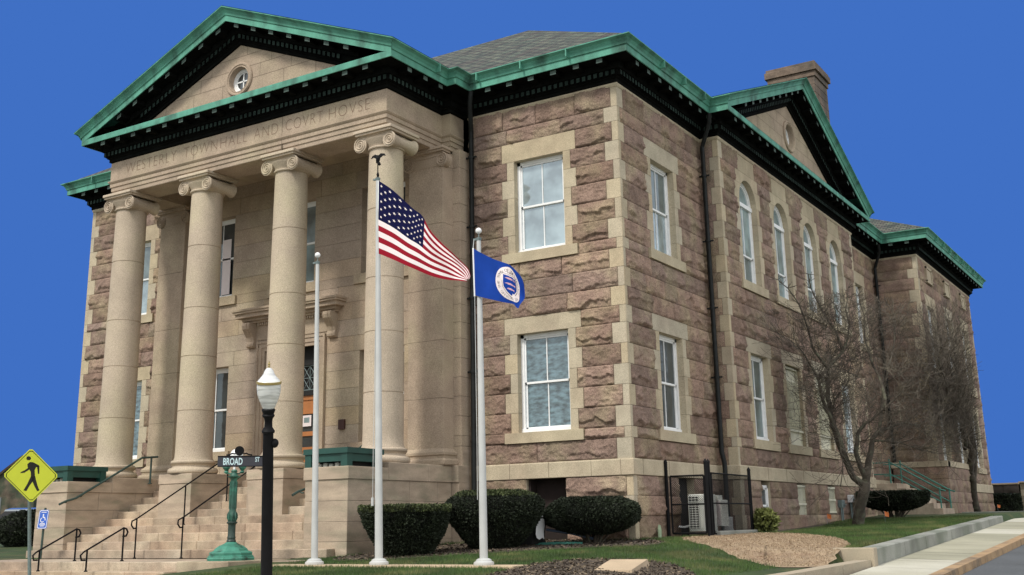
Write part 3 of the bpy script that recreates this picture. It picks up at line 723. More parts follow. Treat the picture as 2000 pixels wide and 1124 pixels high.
# water table all round
def sweep(mb, path, nrm, prof, mi=0, close_ends=True, zf=None):
    """path: list of (x,y); nrm: normal of every segment; prof: list of (n,z)"""
    rings = []
    for i, p in enumerate(path):
        a = nrm[i-1] if i > 0 else nrm[i]; b = nrm[i] if i < len(nrm) else nrm[-1]
        if i == 0: a = b
        mm = (a[0]+b[0], a[1]+b[1]) if a != b else a
        rings.append([(p[0]+mm[0]*n, p[1]+mm[1]*n, z) for n, z in prof])
    k = len(prof); v = [q for r in rings for q in r]; f = []
    for i in range(len(path)-1):
        for j in range(k-1): f.append((i*k+j, i*k+j+1, (i+1)*k+j+1, (i+1)*k+j))
    if close_ends: f += [tuple(range(k)), tuple(range((len(path)-1)*k, len(path)*k))[::-1]]
    mb.add(v, f, mi)
F_, Sd, Lf, Bk = (0, -1), (1, 0), (-1, 0), (0, 1)
mb = MB()
wt = [(-.02, -.37), (.045, -.37), (.05, -.36), (.05, -.03), (.035, 0), (-.02, .005)]
def wt_seg(path, nrm):
    sweep(mb, path, nrm, wt)
wt_seg([(-4.45, 0), (0, 0), (0, PY0), (PX, PY0), (PX, PY1), (0, PY1), (0, RY0)], [F_, Sd, F_, Sd, Bk, Sd])
for pth_, nr_ in (([(RX, RY0+.02), (RX, RY1)], [Sd]), ([(LX, RY1), (LX, 0), (-15.4, 0)], [Lf, F_])):
    m2 = MB(); sweep(m2, pth_, nr_, wt); part(m2, 'water_table', M_dress, hall, tint=True)
for x in (-3.3, -2.2, -1.05, -.28): mb.box(x-.004, x+.004, -.054, -.02, -.36, -.01, 1)
for y in (.45, 1.9, 3.35): mb.box(.02, .054, y-.004, y+.004, -.36, -.01, 1)
y = PY0+.55
while y < PY1: mb.box(PX+.02, PX+.054, y-.005, y+.005, -.36, -.01, 1); y += 1.55
part(mb, 'water_table', [M_dress, M_mortar], hall, tint=True)
# thin moulding at the wall head
mb = MB(); hm = [(-.02, 9.12), (.02, 9.12), (.045, 9.17), (.045, 9.205), (-.02, 9.205)]
m2 = MB(); sweep(m2, [(LX, 0), (-15.3, 0)], [F_], hm); part(m2, 'wall_head_moulding', M_dress, hall, tint=True); sweep(mb, [(-4.45, 0), (0, 0), (0, PY0), (PX, PY0), (PX, PY1), (0, PY1), (0, RY0), (RX, RY0), (RX, RY1)], [F_, Sd, F_, Sd, Bk, Sd, F_, Sd], hm)
part(mb, 'wall_head_moulding', M_dress, hall, tint=True)
# ------------------------------------------------------------------ cornices
EZ = 9.2
BED = [(0, 0), (.05, .02), (.05, .10), (.10, .13), (.10, .16), (.13, .16), (.13, .30), (.20, .32), (.22, .37), (.22, .50), (.60, .50)]
COP = [(.60, .50), (.63, .50), (.63, .665), (.66, .68), (.675, .74), (.72, .81), (.78, .85), (.80, .86), (.80, .885), (.70, .90), (0, .86)]
RED = [(.60, .50), (.63, .50), (.63, .655), (.605, .68)]
REDT = [(.605, .68), (.0, .80)]
def ep(p): return [(n, EZ+z) for n, z in p]
def sweep_m(mb, path, nrm, prof, n_start=None, n_end=None, mi=0):
    """as sweep but with mitred ends"""
    rings = []
    K = len(path)
    for i, p in enumerate(path):
        a = nrm[i-1] if i > 0 else n_start; b = nrm[i] if i < K-1 else n_end
        if a is None: a = b
        if b is None: b = a
        mm = (a[0]+b[0], a[1]+b[1]) if a != b else a
        rings.append([(p[0]+mm[0]*n, p[1]+mm[1]*n, z) for n, z in prof])
    k = len(prof); mb.add([q for r in rings for q in r], [(i*k+j, i*k+j+1, (i+1)*k+j+1, (i+1)*k+j) for i in range(K-1) for j in range(k-1)], mi)
path1 = [(LX, RY1), (LX, 0), (-15.58, 0), (-15.58, -.62), (-15.3, -.62), (-15.3, -2.97)]; n1 = [Lf, F_, Lf, F_, Lf]
path2 = [(-15.3, -2.97), (-4.9, -2.97)]
path3 = [(-4.9, -2.97), (-4.9, -.62), (-4.62, -.62), (-4.62, 0), (0, 0), (0, PY0), (PX, PY0)]; n3 = [Sd, F_, Sd, F_, Sd, F_]
path4 = [(PX, PY0), (PX, PY1)]
path5 = [(PX, PY1), (0, PY1), (0, RY0), (RX, RY0), (RX, RY1), (LX, RY1)]; n5 = [Bk, Sd, F_, Sd, Bk]
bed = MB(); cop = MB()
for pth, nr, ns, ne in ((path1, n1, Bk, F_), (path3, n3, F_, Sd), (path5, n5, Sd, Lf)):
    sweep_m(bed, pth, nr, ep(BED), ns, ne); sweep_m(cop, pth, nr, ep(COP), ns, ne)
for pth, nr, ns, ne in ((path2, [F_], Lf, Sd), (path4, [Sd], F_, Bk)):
    sweep_m(bed, pth, nr, ep(BED), ns, ne); sweep_m(cop, pth, nr, ep(RED), ns, ne); sweep_m(bed, pth, nr, ep(REDT), ns, ne)  # ledge tops near-black, their shade put into the colour
def rake(frame, half, slope):
    """raking cornice; frame(t, n, z) -> xyz with t measured from the gable centre"""
    base = EZ+slope*(half+.8)
    for sg in (-1, 1):
        for prof, mbx, st in ((BED, bed, None), (COP, cop, 1)):
            k = len(prof); v = []
            for n, h in prof:
                t0 = half+n if st else half-.75
                v.append(frame(sg*t0, n+.003, base-slope*t0+h))
            for n, h in prof: v.append(frame(0, n+.003, base+h))
            mbx.add(v, [(j, j+1, k+j+1, k+j) for j in range(k-1)])
    return base
fP = lambda t, n, z: (PC+t, -2.97-n, z)
fS = lambda t, n, z: (PX+n, PYC+t, z)
SLP, SLS = .415, .405
bP = rake(fP, 5.2, SLP); bS = rake(fS, (PY1-PY0)/2, SLS)
class PartList:
    '''collects boxes; the 100 nearest to the view become parts, the rest one stuff part'''
    def __init__(s): s.i = []
    def add(s, v, f): s.i.append((v, f))
    def emit(s, name, mats, parent, cap=True):
        d = lambda q: np.linalg.norm(np.array(q[0]).mean(0)-CAM)
        s.i.sort(key=d)
        for v, f in s.i[:96]: m_ = MB(); m_.add(v, f); m_.m = [1 if k == 4 else 0 for k in range(len(m_.f))] if cap else m_.m; part(m_, name, mats, parent, normals=False)
        m_ = MB()
        for v, f in s.i[96:]: m_.add(v, f); 
        if cap: m_.m = [1 if k % 6 == 4 else 0 for k in range(len(m_.f))]
        if m_.f: o = part(m_, name+'_row', mats, parent, normals=False); tag(o, kind='stuff')
mod = PartList(); den = PartList()
def along(p0, p1, nr, sp, off=None):
    Ln = math.hypot(p1[0]-p0[0], p1[1]-p0[1]); d = ((p1[0]-p0[0])/Ln, (p1[1]-p0[1])/Ln); n = max(1, int(Ln/sp)); s0 = (Ln-n*sp)/2
    for i in range(n+(0 if off is None else 1)):
        s = (s0+sp*(i+.5)) if off is None else s0+sp*i
        yield (p0[0]+d[0]*s, p0[1]+d[1]*s), d
def obox(mb, c, d, nr, w_, n0, n1, z0, z1):
    v = []
    for z in (z0, z1):
        for a, b in ((-w_/2, n0), (w_/2, n0), (w_/2, n1), (-w_/2, n1)): v.append((c[0]+d[0]*a+nr[0]*b, c[1]+d[1]*a+nr[1]*b, z))
    mb.add(v, [(0, 3, 2, 1), (4, 5, 6, 7), (0, 1, 5, 4), (1, 2, 6, 5), (2, 3, 7, 6), (3, 0, 4, 7)])
def ext(p0, p1, e0, e1):
    Ln = math.hypot(p1[0]-p0[0], p1[1]-p0[1]); d = ((p1[0]-p0[0])/Ln, (p1[1]-p0[1])/Ln)
    return (p0[0]-d[0]*e0, p0[1]-d[1]*e0), (p1[0]+d[0]*e1, p1[1]+d[1]*e1)
for a, b, nr, e0, e1 in ((path1[1], path1[2], F_, .4, -.4), (path2[0], path2[1], F_, .4, .4), (path3[0], path3[1], Sd, .4, -.2), (path3[3], path3[4], F_, -.6, .4),
                         (path3[4], path3[5], Sd, .4, -.6), (path4[0], path4[1], Sd, .4, .4), (path5[1], path5[2], Sd, -.3, -.6), (path5[2], path5[3], F_, -.4, .4), (path5[3], path5[4], Sd, .4, .4), (path3[5], path3[6], F_, -.2, .4)):
    p, q = ext(a, b, e0, e1)
    for c, d in along(p, q, nr, .66): obox(mod, c, d, nr, .17, .25, .555, EZ+.385, EZ+.497)
    p, q = ext(a, b, .18 if e0 > 0 else -.2, .18 if e1 > 0 else -.2)
    for c, d in along(p, q, nr, .165): obox(den, c, d, nr, .095, .12, .195, EZ+.17, EZ+.29)
def rake_bits(frame, half, slope, base):
    for sg in (-1, 1):
        t = .35
        while t < half-.5:
            for mbx, w_, n0, n1, h0, h1 in ((mod, .17, .25, .555, .385, .497),):
                v = []
                for h in (h0, h1):
                    for a, n in ((t-w_/2, n0), (t+w_/2, n0), (t+w_/2, n1), (t-w_/2, n1)): v.append(frame(sg*a, n, base-slope*a+h))
                mbx.add(v, [(0, 3, 2, 1), (4, 5, 6, 7), (0, 1, 5, 4), (1, 2, 6, 5), (2, 3, 7, 6), (3, 0, 4, 7)])
            t += .66
        t = .12
        while t < half-1.3:
            v = []
            for h in (.17, .29):
                for a, n in ((t-.047, .12), (t+.047, .12), (t+.047, .2), (t-.047, .2)): v.append(frame(sg*a, n, base-slope*a+h))
            den.add(v, [(0, 3, 2, 1), (4, 5, 6, 7), (0, 1, 5, 4), (1, 2, 6, 5), (2, 3, 7, 6), (3, 0, 4, 7)]); t += .165
rake_bits(fP, 5.2, SLP, bP); rake_bits(fS, (PY1-PY0)/2, SLS, bS)
# seams in the copper
for a, b, nr in ((path3[3], path3[4], F_), (path3[4], path3[5], Sd), (path3[0], path3[1], Sd), (path5[3], path5[4], Sd), (path1[1], path1[2], F_)):
    for c, d in along(a, b, nr, 1.35): obox(cop, c, d, nr, .035, .5, .806, EZ+.665, EZ+.892)
o = part(cop, 'copper_gutter', M_copper2, hall); part(bed, 'cornice', M_bed, hall); mod.emit('modillion', [M_bed, M_modil], hall); den.emit('dentil', [M_bed, M_dent], hall)  # modillion and dentil fronts lighter, other faces near-black with shade painted in
# ------------------------------------------------------------------ tympana with round windows
def tympanum(frame, half, slope, base, zc, ro, ri, zbot, courses):
    mb = MB(); halfb = (base+.1-zbot)/slope
    n = 72; ang = sorted([2*math.pi*i/n for i in range(n)]+[math.atan2(zbot-zc, -halfb) % (2*math.pi), math.atan2(zbot-zc, halfb) % (2*math.pi), math.pi/2])
    def outer(t):
        dx, dz = math.cos(t), math.sin(t); best = 1e9
        if dz < 0: best = min(best, (zbot-zc)/dz)
        for sg in (-1, 1):
            den_ = dz+slope*sg*dx
            if den_ > 1e-6: best = min(best, (base+.1-zc)/den_)
        return (dx*best, zc+dz*best)
    vo = [outer(t) for t in ang]; vi = [(ri*math.cos(t), zc+ri*math.sin(t)) for t in ang]; k = len(ang)
    v = [frame(a, 0.0, z) for a, z in vo]+[frame(a, 0.0, z) for a, z in vi]+[frame(a, -.32, z) for a, z in vi]
    f = [(i, (i+1) % k, k+(i+1) % k, k+i) for i in range(k)]+[(k+i, k+(i+1) % k, 2*k+(i+1) % k, 2*k+i) for i in range(k)]
    mb.add(v, f)
    # joints
    for j, z in enumerate(courses):
        hb = (base-z)/slope
        rr = math.sqrt(max(0, ro*ro-(z-zc)**2)) if abs(z-zc) < ro else 0
        for a, b in (((-hb, -rr), (rr, hb)) if rr else ((-hb, hb),)):
            mb.add([frame(a, .003, z-.006), frame(b, .003, z-.006), frame(b, .003, z+.006), frame(a, .003, z+.006)], [(0, 1, 2, 3)], 1)
        zt = courses[j+1] if j+1 < len(courses) else z+.45
        x = -hb+.6+(.5 if j % 2 else 0)
        while x < hb-.3:
            if abs(x) > ro+.05 or abs((z+zt)/2-zc) > ro:
                zz = min(zt, base-slope*abs(x))
                mb.add([frame(x-.006, .003, z), frame(x+.006, .003, z), frame(x+.006, .003, zz), frame(x-.006, .003, zz)], [(0, 1, 2, 3)], 1)
            x += 1.15
    o = part(mb, 'tympanum', [M_pink, M_mortar], hall, tint=True)
    mb = MB(); pr = [(ro, 0), (ro, .03), (ro-.03, .06), (ro-.07, .06), (ro-.09, .035), (ri+.04, .035), (ri+.01, .05), (ri, .03), (ri, -.02)]
    n = 48; v = [frame(r*math.cos(2*math.pi*i/n), d, zc+r*math.sin(2*math.pi*i/n)) for i in range(n) for r, d in pr]; k = len(pr)
    mb.add(v, [(i*k+j, i*k+j+1, ((i+1) % n)*k+j+1, ((i+1) % n)*k+j) for i in range(n) for j in range(k-1)])
    part(mb, 'oculus_surround', M_pink, o, smooth=True, tint=True)
    mb = MB(); gl = MB()
    for (ra, rb, d) in ((ri, ri-.085, -.13), (ri-.085, ri-.115, -.16)):
        v = [frame(r*math.cos(2*math.pi*i/n), dd, zc+r*math.sin(2*math.pi*i/n)) for i in range(n) for r, dd in ((ra, d), (rb, d), (rb, d-.05))]
        mb.add(v, [(i*3+j, i*3+j+1, ((i+1) % n)*3+j+1, ((i+1) % n)*3+j) for i in range(n) for j in range(2)])
    for s_ in (0, 1):
        for q in (0,):
            L_ = ri-.08
            if s_: v = [frame(a, d, zc+b) for d in (-.15, -.18) for a, b in ((-.017, -L_), (.017, -L_), (.017, L_), (-.017, L_))]
            else: v = [frame(a, d, zc+b) for d in (-.15, -.18) for a, b in ((-L_, -.017), (L_, -.017), (L_, .017), (-L_, .017))]
            mb.add(v, [(0, 1, 2, 3), (4, 7, 6, 5), (0, 4, 5, 1), (1, 5, 6, 2), (2, 6, 7, 3), (3, 7, 4, 0)])
    wn = part(mb, 'round_window', M_white, o)
    gl.add([frame(0, -.175, zc)]+[frame(ri*math.cos(2*math.pi*i/n), -.175, zc+ri*math.sin(2*math.pi*i/n)) for i in range(n)], [(0, i+1, (i+1) % n+1) for i in range(n)])
    part(gl, 'pane', G_dark, tag(wn))
tympanum(fP, 5.2, SLP, bP, 10.66, .50, .36, 9.85, [10.22, 10.60, 10.98, 11.34])
tympanum(fS, (PY1-PY0)/2, SLS, bS, 11.16, .56, .42, 9.85, [10.15, 10.55, 10.95, 11.35, 11.75])
# ------------------------------------------------------------------ portico entablature
ent = MB(); epath = [(-15.58, 0), (-15.58, -.62), (-15.3, -.62), (-15.3, -2.97), (-4.9, -2.97), (-4.9, -.62), (-4.62, -.62), (-4.62, 0)]; en = [Lf, F_, Lf, F_, Sd, F_, Sd]
sweep_m(ent, epath, en, [(-.055, 8.2), (-.055, 8.315), (-.03, 8.318), (-.03, 8.44), (0, 8.443), (0, 8.55), (.02, 8.56), (.05, 8.60), (.05, 8.625), (0, 8.63), (0, 9.205)], F_, F_)
# soffits, inner faces and ceiling
iy0, iy1, ix0, ix1 = -2.05, -.5, -14.3, -5.9
ent.box(-15.24, -4.96, -2.91, iy0, 8.19, 8.2); ent.box(-15.24, ix0, iy0, iy1, 8.19, 8.2); ent.box(ix1, -4.96, iy0, iy1, 8.19, 8.2)
ent.box(-15.52, -15.24, -.56, 0, 8.19, 8.2); ent.box(-4.96, -4.68, -.56, 0, 8.19, 8.2)
ent.box(ix0, ix1, iy0, iy0+.02, 8.2, 8.62); ent.box(ix0-.02, ix0, iy0, iy1, 8.2, 8.62); ent.box(ix1, ix1+.02, iy0, iy1, 8.2, 8.62)
ent.box(ix0, ix1, iy0, iy1, 8.6, 8.65)
for x in (-8.42,): ent.box(x-.006, x+.006, -2.9745, -2.96, 8.63, 9.2, 1); ent.box(x-.006, x+.006, -2.975, -2.9, 8.2, 8.55, 1)
for x in (-11.78,): ent.box(x-.006, x+.006, -2.9745, -2.96, 8.63, 9.2, 1)
E_ = part(ent, 'entablature', [M_pink, M_mortar], hall, tint=True)
tm = None
for txt, xc, wd in (('WESTERLY', -13.56, 2.14), ('TOWN', -11.50, 1.32), ('HALL', -10.22, 1.04), ('AND', -9.00, .88), ('COVRT', -7.65, 1.30), ('HOVSE', -6.12, 1.36)):
    sizes = MB(); textmesh(txt, .40, lambda a, b: (a, b, 0), off=-.009, mb=sizes, spacing=1.12)
    wx = max(p[0] for p in sizes.v)-min(p[0] for p in sizes.v)
    if tm is None: tm = MB()
    textmesh(txt, .47, lambda a, b, xc=xc: (xc+a, -2.9735, 8.76+b), off=-.012, mb=tm, spacing=1.12, sx=wd/(wx*.47/.40), )
part(tm, 'carved_inscription', M_ltr, E_)
# ------------------------------------------------------------------ columns
def volute(mb, cx, cy, cz, sgn, ny, r=.2):
    """spiral face turned to -y (ny=-1) or +y"""
    n = 26
    v = [(cx, cy, cz)]+[(cx+r*math.cos(2*math.pi*i/n), cy, cz+r*math.sin(2*math.pi*i/n)) for i in range(n)]
    mb.add(v, [(0, i+1, (i+1) % n+1) for i in range(n)])
    pts = []; rr = []
    for i in range(56):
        t = i/55; a = math.pi/2+sgn*t*2.6*2*math.pi*(-1); q = r*(.93-.80*t)
        pts.append((cx+q*math.cos(a), cy+ny*.008, cz+q*math.sin(a))); rr.append(.022-.010*t)
    mb.tube(pts, rr, 6); mb.sphere((cx, cy+ny*.01, cz), .03, 8)
def capital(mb, x, y, zt, pil=False):
    hw, r = (.46, .2) if not pil else (.53, .2); dy = .47 if not pil else .10
    cz = zt-.345
    for sx in (-1, 1):
        volute(mb, x+sx*hw, y-dy, cz, sx, -1); 
        if not pil: volute(mb, x+sx*hw, y+dy, cz, -sx, 1)
        pts = []; rr = []
        for i in range(11):
            t = i/10; yy = lerp(y-dy, y+dy, t); pts.append((x+sx*hw, yy, cz)); rr.append(r-(.075 if not pil else .01)*math.sin(math.pi*t)**.8)
        mb.tube(pts, rr, 24, cap=False)
    # cushion between the volutes (dipping canal)
    for yy0, yy1 in ((y-dy+.005, y+dy-.005),):
        top = zt-.13; n = 12; poly = []
        for i in range(n+1): t = -1+2*i/n; poly.append((x+t*hw, cz+r*.62-.045*(1-t*t)+.02))
        poly += [(x+hw, top), (x-hw, top)]
        mb.prism(poly, lambda a, b, d: (a, d, b), yy0, yy1)
        mb.prism([(a, min(b, top)) for a, b in [(x-hw, cz+r*.93), (x+hw, cz+r*.93), (x+hw, top+.0), (x-hw, top+.0)]], lambda a, b, d: (a, d, b), yy0-.02, yy1+.02)
    e = .60 if not pil else .66
    ey = e if not pil else dy+.12
    mb.box(x-e+.04, x+e-.04, y-ey+.04, y+ey-.04, zt-.13, zt-.075); mb.bevbox(x-e, x+e, y-ey, y+ey, zt-.075, zt, .015)
    if not pil:
        mb.lathe((x, y, 0), [(.43, cz-.16), (.475, cz-.15), (.485, cz-.125), (.47, cz-.10), (.445, cz-.09), (.47, cz-.02), (.54, cz+.06), (.56, cz+.11), (.50, cz+.13)], 32)
def colbase(mb, x, y, z0, R_):
    pr = [(R_-.02, 0)]+[(R_-.07+.07*math.cos(a), .08+.08*math.sin(a)) for a in np.linspace(-math.pi/2, math.pi/2, 8)]+[(R_-.09, .165), (R_-.12, .19), (R_-.12, .22), (R_-.09, .25), (R_-.08, .26)]
    pr += [(R_-.12+.05*math.cos(a), .31+.05*math.sin(a)) for a in np.linspace(-math.pi/2, math.pi/2, 7)]+[(R_-.14, .37), (R_-.14, .39)]
    mb.lathe((x, y, z0), pr, 40)
CX = [-14.83, -11.65, -8.47, -5.27]; CY = -2.5; ZT = 8.2
for i, x in enumerate(CX):
    pr = []; zs_ = sorted([.38+(7.73-.38)*k/22 for k in range(23)]); J = [6.15, 4.42, 3.1, 1.65]
    rad = lambda z: .482-.052*((max(z, .38)-.38)/7.35)**1.7
    pts = [(z, rad(z)) for z in zs_ if all(abs(z-j) > .05 for j in J)]
    for j in J: pts += [(j-.012, rad(j)), (j-.006, rad(j)-.014), (j+.006, rad(j)-.014), (j+.012, rad(j))]
    pts.sort(); prof = [(rad(.38)+.035, .37), (rad(.4)+.008, .44)]+[(r, z) for z, r in pts if z > .45]
    mb = MB(); mb.lathe((x, CY, 0), prof, 48, cap=False)
    c_ = part(mb, 'column', M_col, hall, smooth=True)
    mb = MB(); capital(mb, x, CY, ZT); part(mb, 'capital', M_col, c_, smooth=True)
    mb = MB(); colbase(mb, x, CY, 0, .65); part(mb, 'base', M_col, c_, smooth=True)
for x in (-14.86, -5.22):
    mb = MB()
    for a, b in ((.40, 1.65), (1.65, 3.1), (3.1, 4.42), (4.42, 6.15), (6.15, 7.72)): mb.bevbox(x-.55, x+.55, -.9, -.3, a+.004, b-.004, .006)
    c_ = part(mb, 'pilaster', M_pink, hall, tint=True)
    mb = MB(); capital(mb, x, -.83, ZT, True); mb.box(x-.56, x+.56, -.91, -.3, 7.70, 8.1); part(mb, 'capital', M_pink, c_, smooth=True, tint=True)
    mb = MB(); sweep_m(mb, [(x-.55, -.3), (x-.55, -.9), (x+.55, -.9), (x+.55, -.3)], [Lf, F_, Sd], [(0, 0), (.13, 0), (.15, .03), (.15, .12), (.12, .16), (.07, .18), (.07, .23), (.10, .26), (.10, .32), (.06, .36), (.02, .40), (0, .42)])
    part(mb, 'base', M_pink, c_, tint=True)
# ashlar return blocks between pilaster and wing
mb = MB(); mb2 = MB()
for k in range(len(ZC)-1):
    if ZC[k] > 8.22: continue
    for mbq, x0, x1 in ((mb, -4.68, -4.44), (mb2, -15.62, -15.38)): mbq.bevbox(x0, x1, -.45, 0.05, ZC[k+1]+.004, ZC[k]-.004, .008)

for q in (mb, mb2): part(q, 'return_pier', M_pink, hall, tint=True)
# portico back wall
W0 = Wall((0, -.5), (1, 0), (0, -1), -14.35, -5.72); DC = -10.15
ops = [op(DC-3.2, 1.5, 1.9, **UP_), op(DC, 1.5, 1.9, **UP_), op(DC+3.2, 1.5, 1.9, **UP_), op(DC-3.2, 1.5, 1.9, **LO_), op(DC+3.2, 1.5, 1.9, **LO_),
       op(DC, 2.0, 2.9, lb=3.589, lt=4.05, st=-.005, sb=-.01, nosill=1)]
masonry(W0, [8.6]+ZC[2:], ops, mode='smooth', seed=81, blk=(1.1, 1.9), reveal=.3)
W0.emit(hall, name='portico_wall', dressmat=M_pink)
for dx, gu in ((-3.2, G_dark), (0, G_blind), (3.2, G_dark)):
    window(W0, hall, DC+dx-.75, DC+dx+.75, 5.25, 7.714, glass=G_teal if dx == 0 else G_dark, glass2=gu, depth=.26)
    if dx: window(W0, hall, DC+dx-.75, DC+dx+.75, .735, 3.171, glass=G_dark, depth=.26)
    if dx < 0:   # pale curtains seen in the upper left window
        mb = MB(W0.P); mb.box(DC+dx+.02, DC+dx+.36, -.262, -.255, 5.4, 7.1); part(mb, 'curtain', M_fwh, hall)
# door surround
mb = MB(W0.P); dw = 1.0
for s_ in (-1, 1):
    for a, b, n in ((dw, dw+.10, .04), (dw+.10, dw+.22, .065), (dw+.22, dw+.28, .09)):
        x0, x1 = sorted((DC+s_*a, DC+s_*b)); mb.box(x0, x1, -.05, n, 0, 3.46+(a-dw))
for a, n in ((0, .04), (.10, .065), (.22, .09)):
    mb.box(DC-dw-a-(.1 if a < .2 else .06), DC+dw+a+(.1 if a < .2 else .06), -.05, n, 3.46+a, 3.46+a+(.10 if a == 0 else .12 if a == .1 else .06))
mb.box(DC-1.30, DC+1.30, -.05, .03, 3.80, 4.30)
mb.box(DC-1.72, DC+1.72, -.05, .14, 4.30, 4.36); mb.box(DC-1.76, DC+1.76, -.05, .22, 4.36, 4.44); mb.box(DC-1.90, DC+1.90, -.05, .36, 4.44, 4.56); mb.box(DC-1.95, DC+1.95, -.05, .42, 4.56, 4.62); mb.box(DC-1.98, DC+1.98, -.05, .45, 4.62, 4.68)
for i in range(30): x = DC-1.24+i*2.48/29; mb.box(x-.026, x+.026, .02, .10, 4.22, 4.30)
S_ = part(mb, 'door_surround', M_pink, hall, tint=True)
for s_ in (-1, 1):
    mb = MB(W0.P); x = DC+s_*1.52; pr = []
    cur = [(.0, 4.30), (.30, 4.30), (.32, 4.22), (.30, 4.12), (.22, 4.02), (.13, 3.90), (.10, 3.78), (.13, 3.70), (.12, 3.64), (.06, 3.60), (0, 3.60)]
    mb.prism(cur, lambda a, b, d: (x+d, a, b), -.14, .14); mb.prism([(a*1.06, b-.004) for a, b in cur[1:-1]]+[(0, 3.61), (0, 4.29)], lambda a, b, d: (x+d, a, b), -.05, .05)
    part(mb, 'console', M_pink, S_, tint=True)
mb = MB(W0.P)
mb.box(DC-dw, DC+dw, -.30, -.24, 3.0, 3.5); mb.box(DC-dw, DC+dw, -.28, -.16, 2.12, 2.26); mb.box(DC-dw, DC+dw, -.28, -.2, 2.96, 3.04); mb.box(DC-dw, DC+dw, -.34, -.30, 0, 3.5)
part(mb, 'transom_frame', M_darkw, hall)  # dark panel above the lattice has the shade put into its colour
mb = MB(W0.P)
for i in range(4):
    x0 = DC-dw+.04+i*.48; x1 = x0+.48
    mb.box(x0-.008, x0+.008, -.27, -.25, 2.26, 2.96)
    for a, b in (((x0, 2.28), (x1, 2.94)), ((x0, 2.94), (x1, 2.28)), ((x0, 2.61), (x1, 2.61)), ((x0+.24, 2.28), (x0+.24, 2.94)), ((x0+.24, 2.28), (x1, 2.61)), ((x0+.24, 2.94), (x1, 2.61)), ((x0, 2.61), (x0+.24, 2.94)), ((x0, 2.61), (x0+.24, 2.28))):
        mb.tube([(a[0], -.25, a[1]), (b[0], -.25, b[1])], .009, 4)
mb.box(DC-dw, DC+dw, -.27, -.24, 2.26, 2.30); mb.box(DC-dw, DC+dw, -.27, -.24, 2.93, 2.96)
part(mb, 'transom_lattice', M_alud, hall)
for s_ in (-1, 1):
    x0, x1 = sorted((DC+s_*.005, DC+s_*(dw-.06))); mb = MB(W0.P); gl = MB(W0.P)
    mb.box(x0, x0+.11, -.26, -.2, 0, 2.12); mb.box(x1-.11, x1, -.26, -.2, 0, 2.12)
    for z0, z1 in ((0, .22), (.62, .72), (1.02, 1.14), (1.62, 1.72), (2.0, 2.12)): mb.box(x0, x1, -.26, -.2, z0, z1)
    mb.box(x0+.1, x1-.1, -.25, -.225, .22, .62); mb.box(x0+.1, x1-.1, -.25, -.225, 1.72, 2.0)
    gl.box(x0+.1, x1-.1, -.245, -.24, .72, 1.62)
    d_ = part(mb, 'door', M_wood, hall); part(gl, 'pane', G_dark, d_)
    mb = MB(W0.P); mb.tube([((x0 if s_ > 0 else x1)+s_*.07, -.14, .95), ((x0 if s_ > 0 else x1)+s_*.07, -.14, 1.15)], .012, 6); part(mb, 'handle', M_black, d_)
mb = MB(W0.P); mb.box(DC+dw-.06, DC+dw-.0, -.27, -.17, 0, 2.12); mb.box(DC-dw, DC-dw+.06, -.27, -.17, 0, 2.12); part(mb, 'door_frame', M_wood, hall)
mb = MB(W0.P); mb.box(DC+.30, DC+.62, -.197, -.19, 1.28, 1.58, 0); mb.box(DC+.36, DC+.56, -.19, -.187, 1.38, 1.52, 1); mb.box(DC+.08, DC+.24, -.197, -.19, 1.34, 1.54, 2)
part(mb, 'door_notice', [M_fwh, G_teal, M_gold], hall)
mb = MB(); mb.bevbox(-8.34, -8.14, -.58, -.495, 1.10, 1.36, .01); part(mb, 'alarm_box', M_iron, hall)
# ------------------------------------------------------------------ roofs and chimney
def roof(parent, faces, name='roof'):
    mb = MB()
    for pts in faces:
        P_ = [Vector(p) for p in pts]; nrm = (P_[1]-P_[0]).cross(P_[2]-P_[0]).normalized()
        h = Vector((0, 0, 1)).cross(nrm)
        if h.length < 1e-4: h = Vector((1, 0, 0))
        h.normalize(); s_ = nrm.cross(h)
        mb.add([tuple(p) for p in P_], [tuple(range(len(P_)))], uvs=[[(p.dot(h), p.dot(s_)) for p in P_]])
    return part(mb, name, M_slate, parent, normals=False)
e, z0, zr = .72, EZ+.89, 14.65
A, B, Cc, D_ = (LX-e, -e, z0), (e, -e, z0), (e, 13.1, z0), (LX-e, 13.1, z0); r1, r2 = (LX+6.2, 6.2, zr), (-6.2, 6.2, zr)
roof(hall, [[A, B, r2, r1], [B, Cc, r2], [Cc, D_, r1, r2], [D_, A, r1]])
zp = EZ+.90+SLP*6.0
roof(hall, [[(PC-6.0, -3.77, EZ+.90), (PC, -3.77, zp), (PC, 3.5, zp), (PC-6.0, 3.5, EZ+.90)][::-1], [(PC+6.0, -3.77, EZ+.90), (PC, -3.77, zp), (PC, 3.5, zp), (PC+6.0, 3.5, EZ+.90)]])
hs = (PY1-PY0)/2+.8; zs2 = EZ+.90+SLS*hs
roof(hall, [[(PX+.8, PYC-hs, EZ+.9), (PX+.8, PYC, zs2), (-8, PYC, zs2), (-8, PYC-hs, EZ+.9)], [(PX+.8, PYC+hs, EZ+.9), (PX+.8, PYC, zs2), (-8, PYC, zs2), (-8, PYC+hs, EZ+.9)][::-1]])
roof(hall, [[(e, 12, z0), (e, RY0+6, z0), (-7, RY0+6, 13.4), (-7, 12, 13.4)], [(-7, 12, 13.4), (-7, RY0+6, 13.4), (LX+8, RY0+6, 13.4), (LX+8, 12, 13.4)], [(LX-e, 12, z0), (LX-e, RY0+6, z0), (LX+8, RY0+6, 13.4), (LX+8, 12, 13.4)][::-1]])
f1, f2 = (RX+e, RY0-e, z0), (RX+e, RY1+e, z0); rz = z0+.52*6.4; ga, gb = (RX-5.68, (RY0+RY1)/2, rz), (LX+5.68, (RY0+RY1)/2, rz)
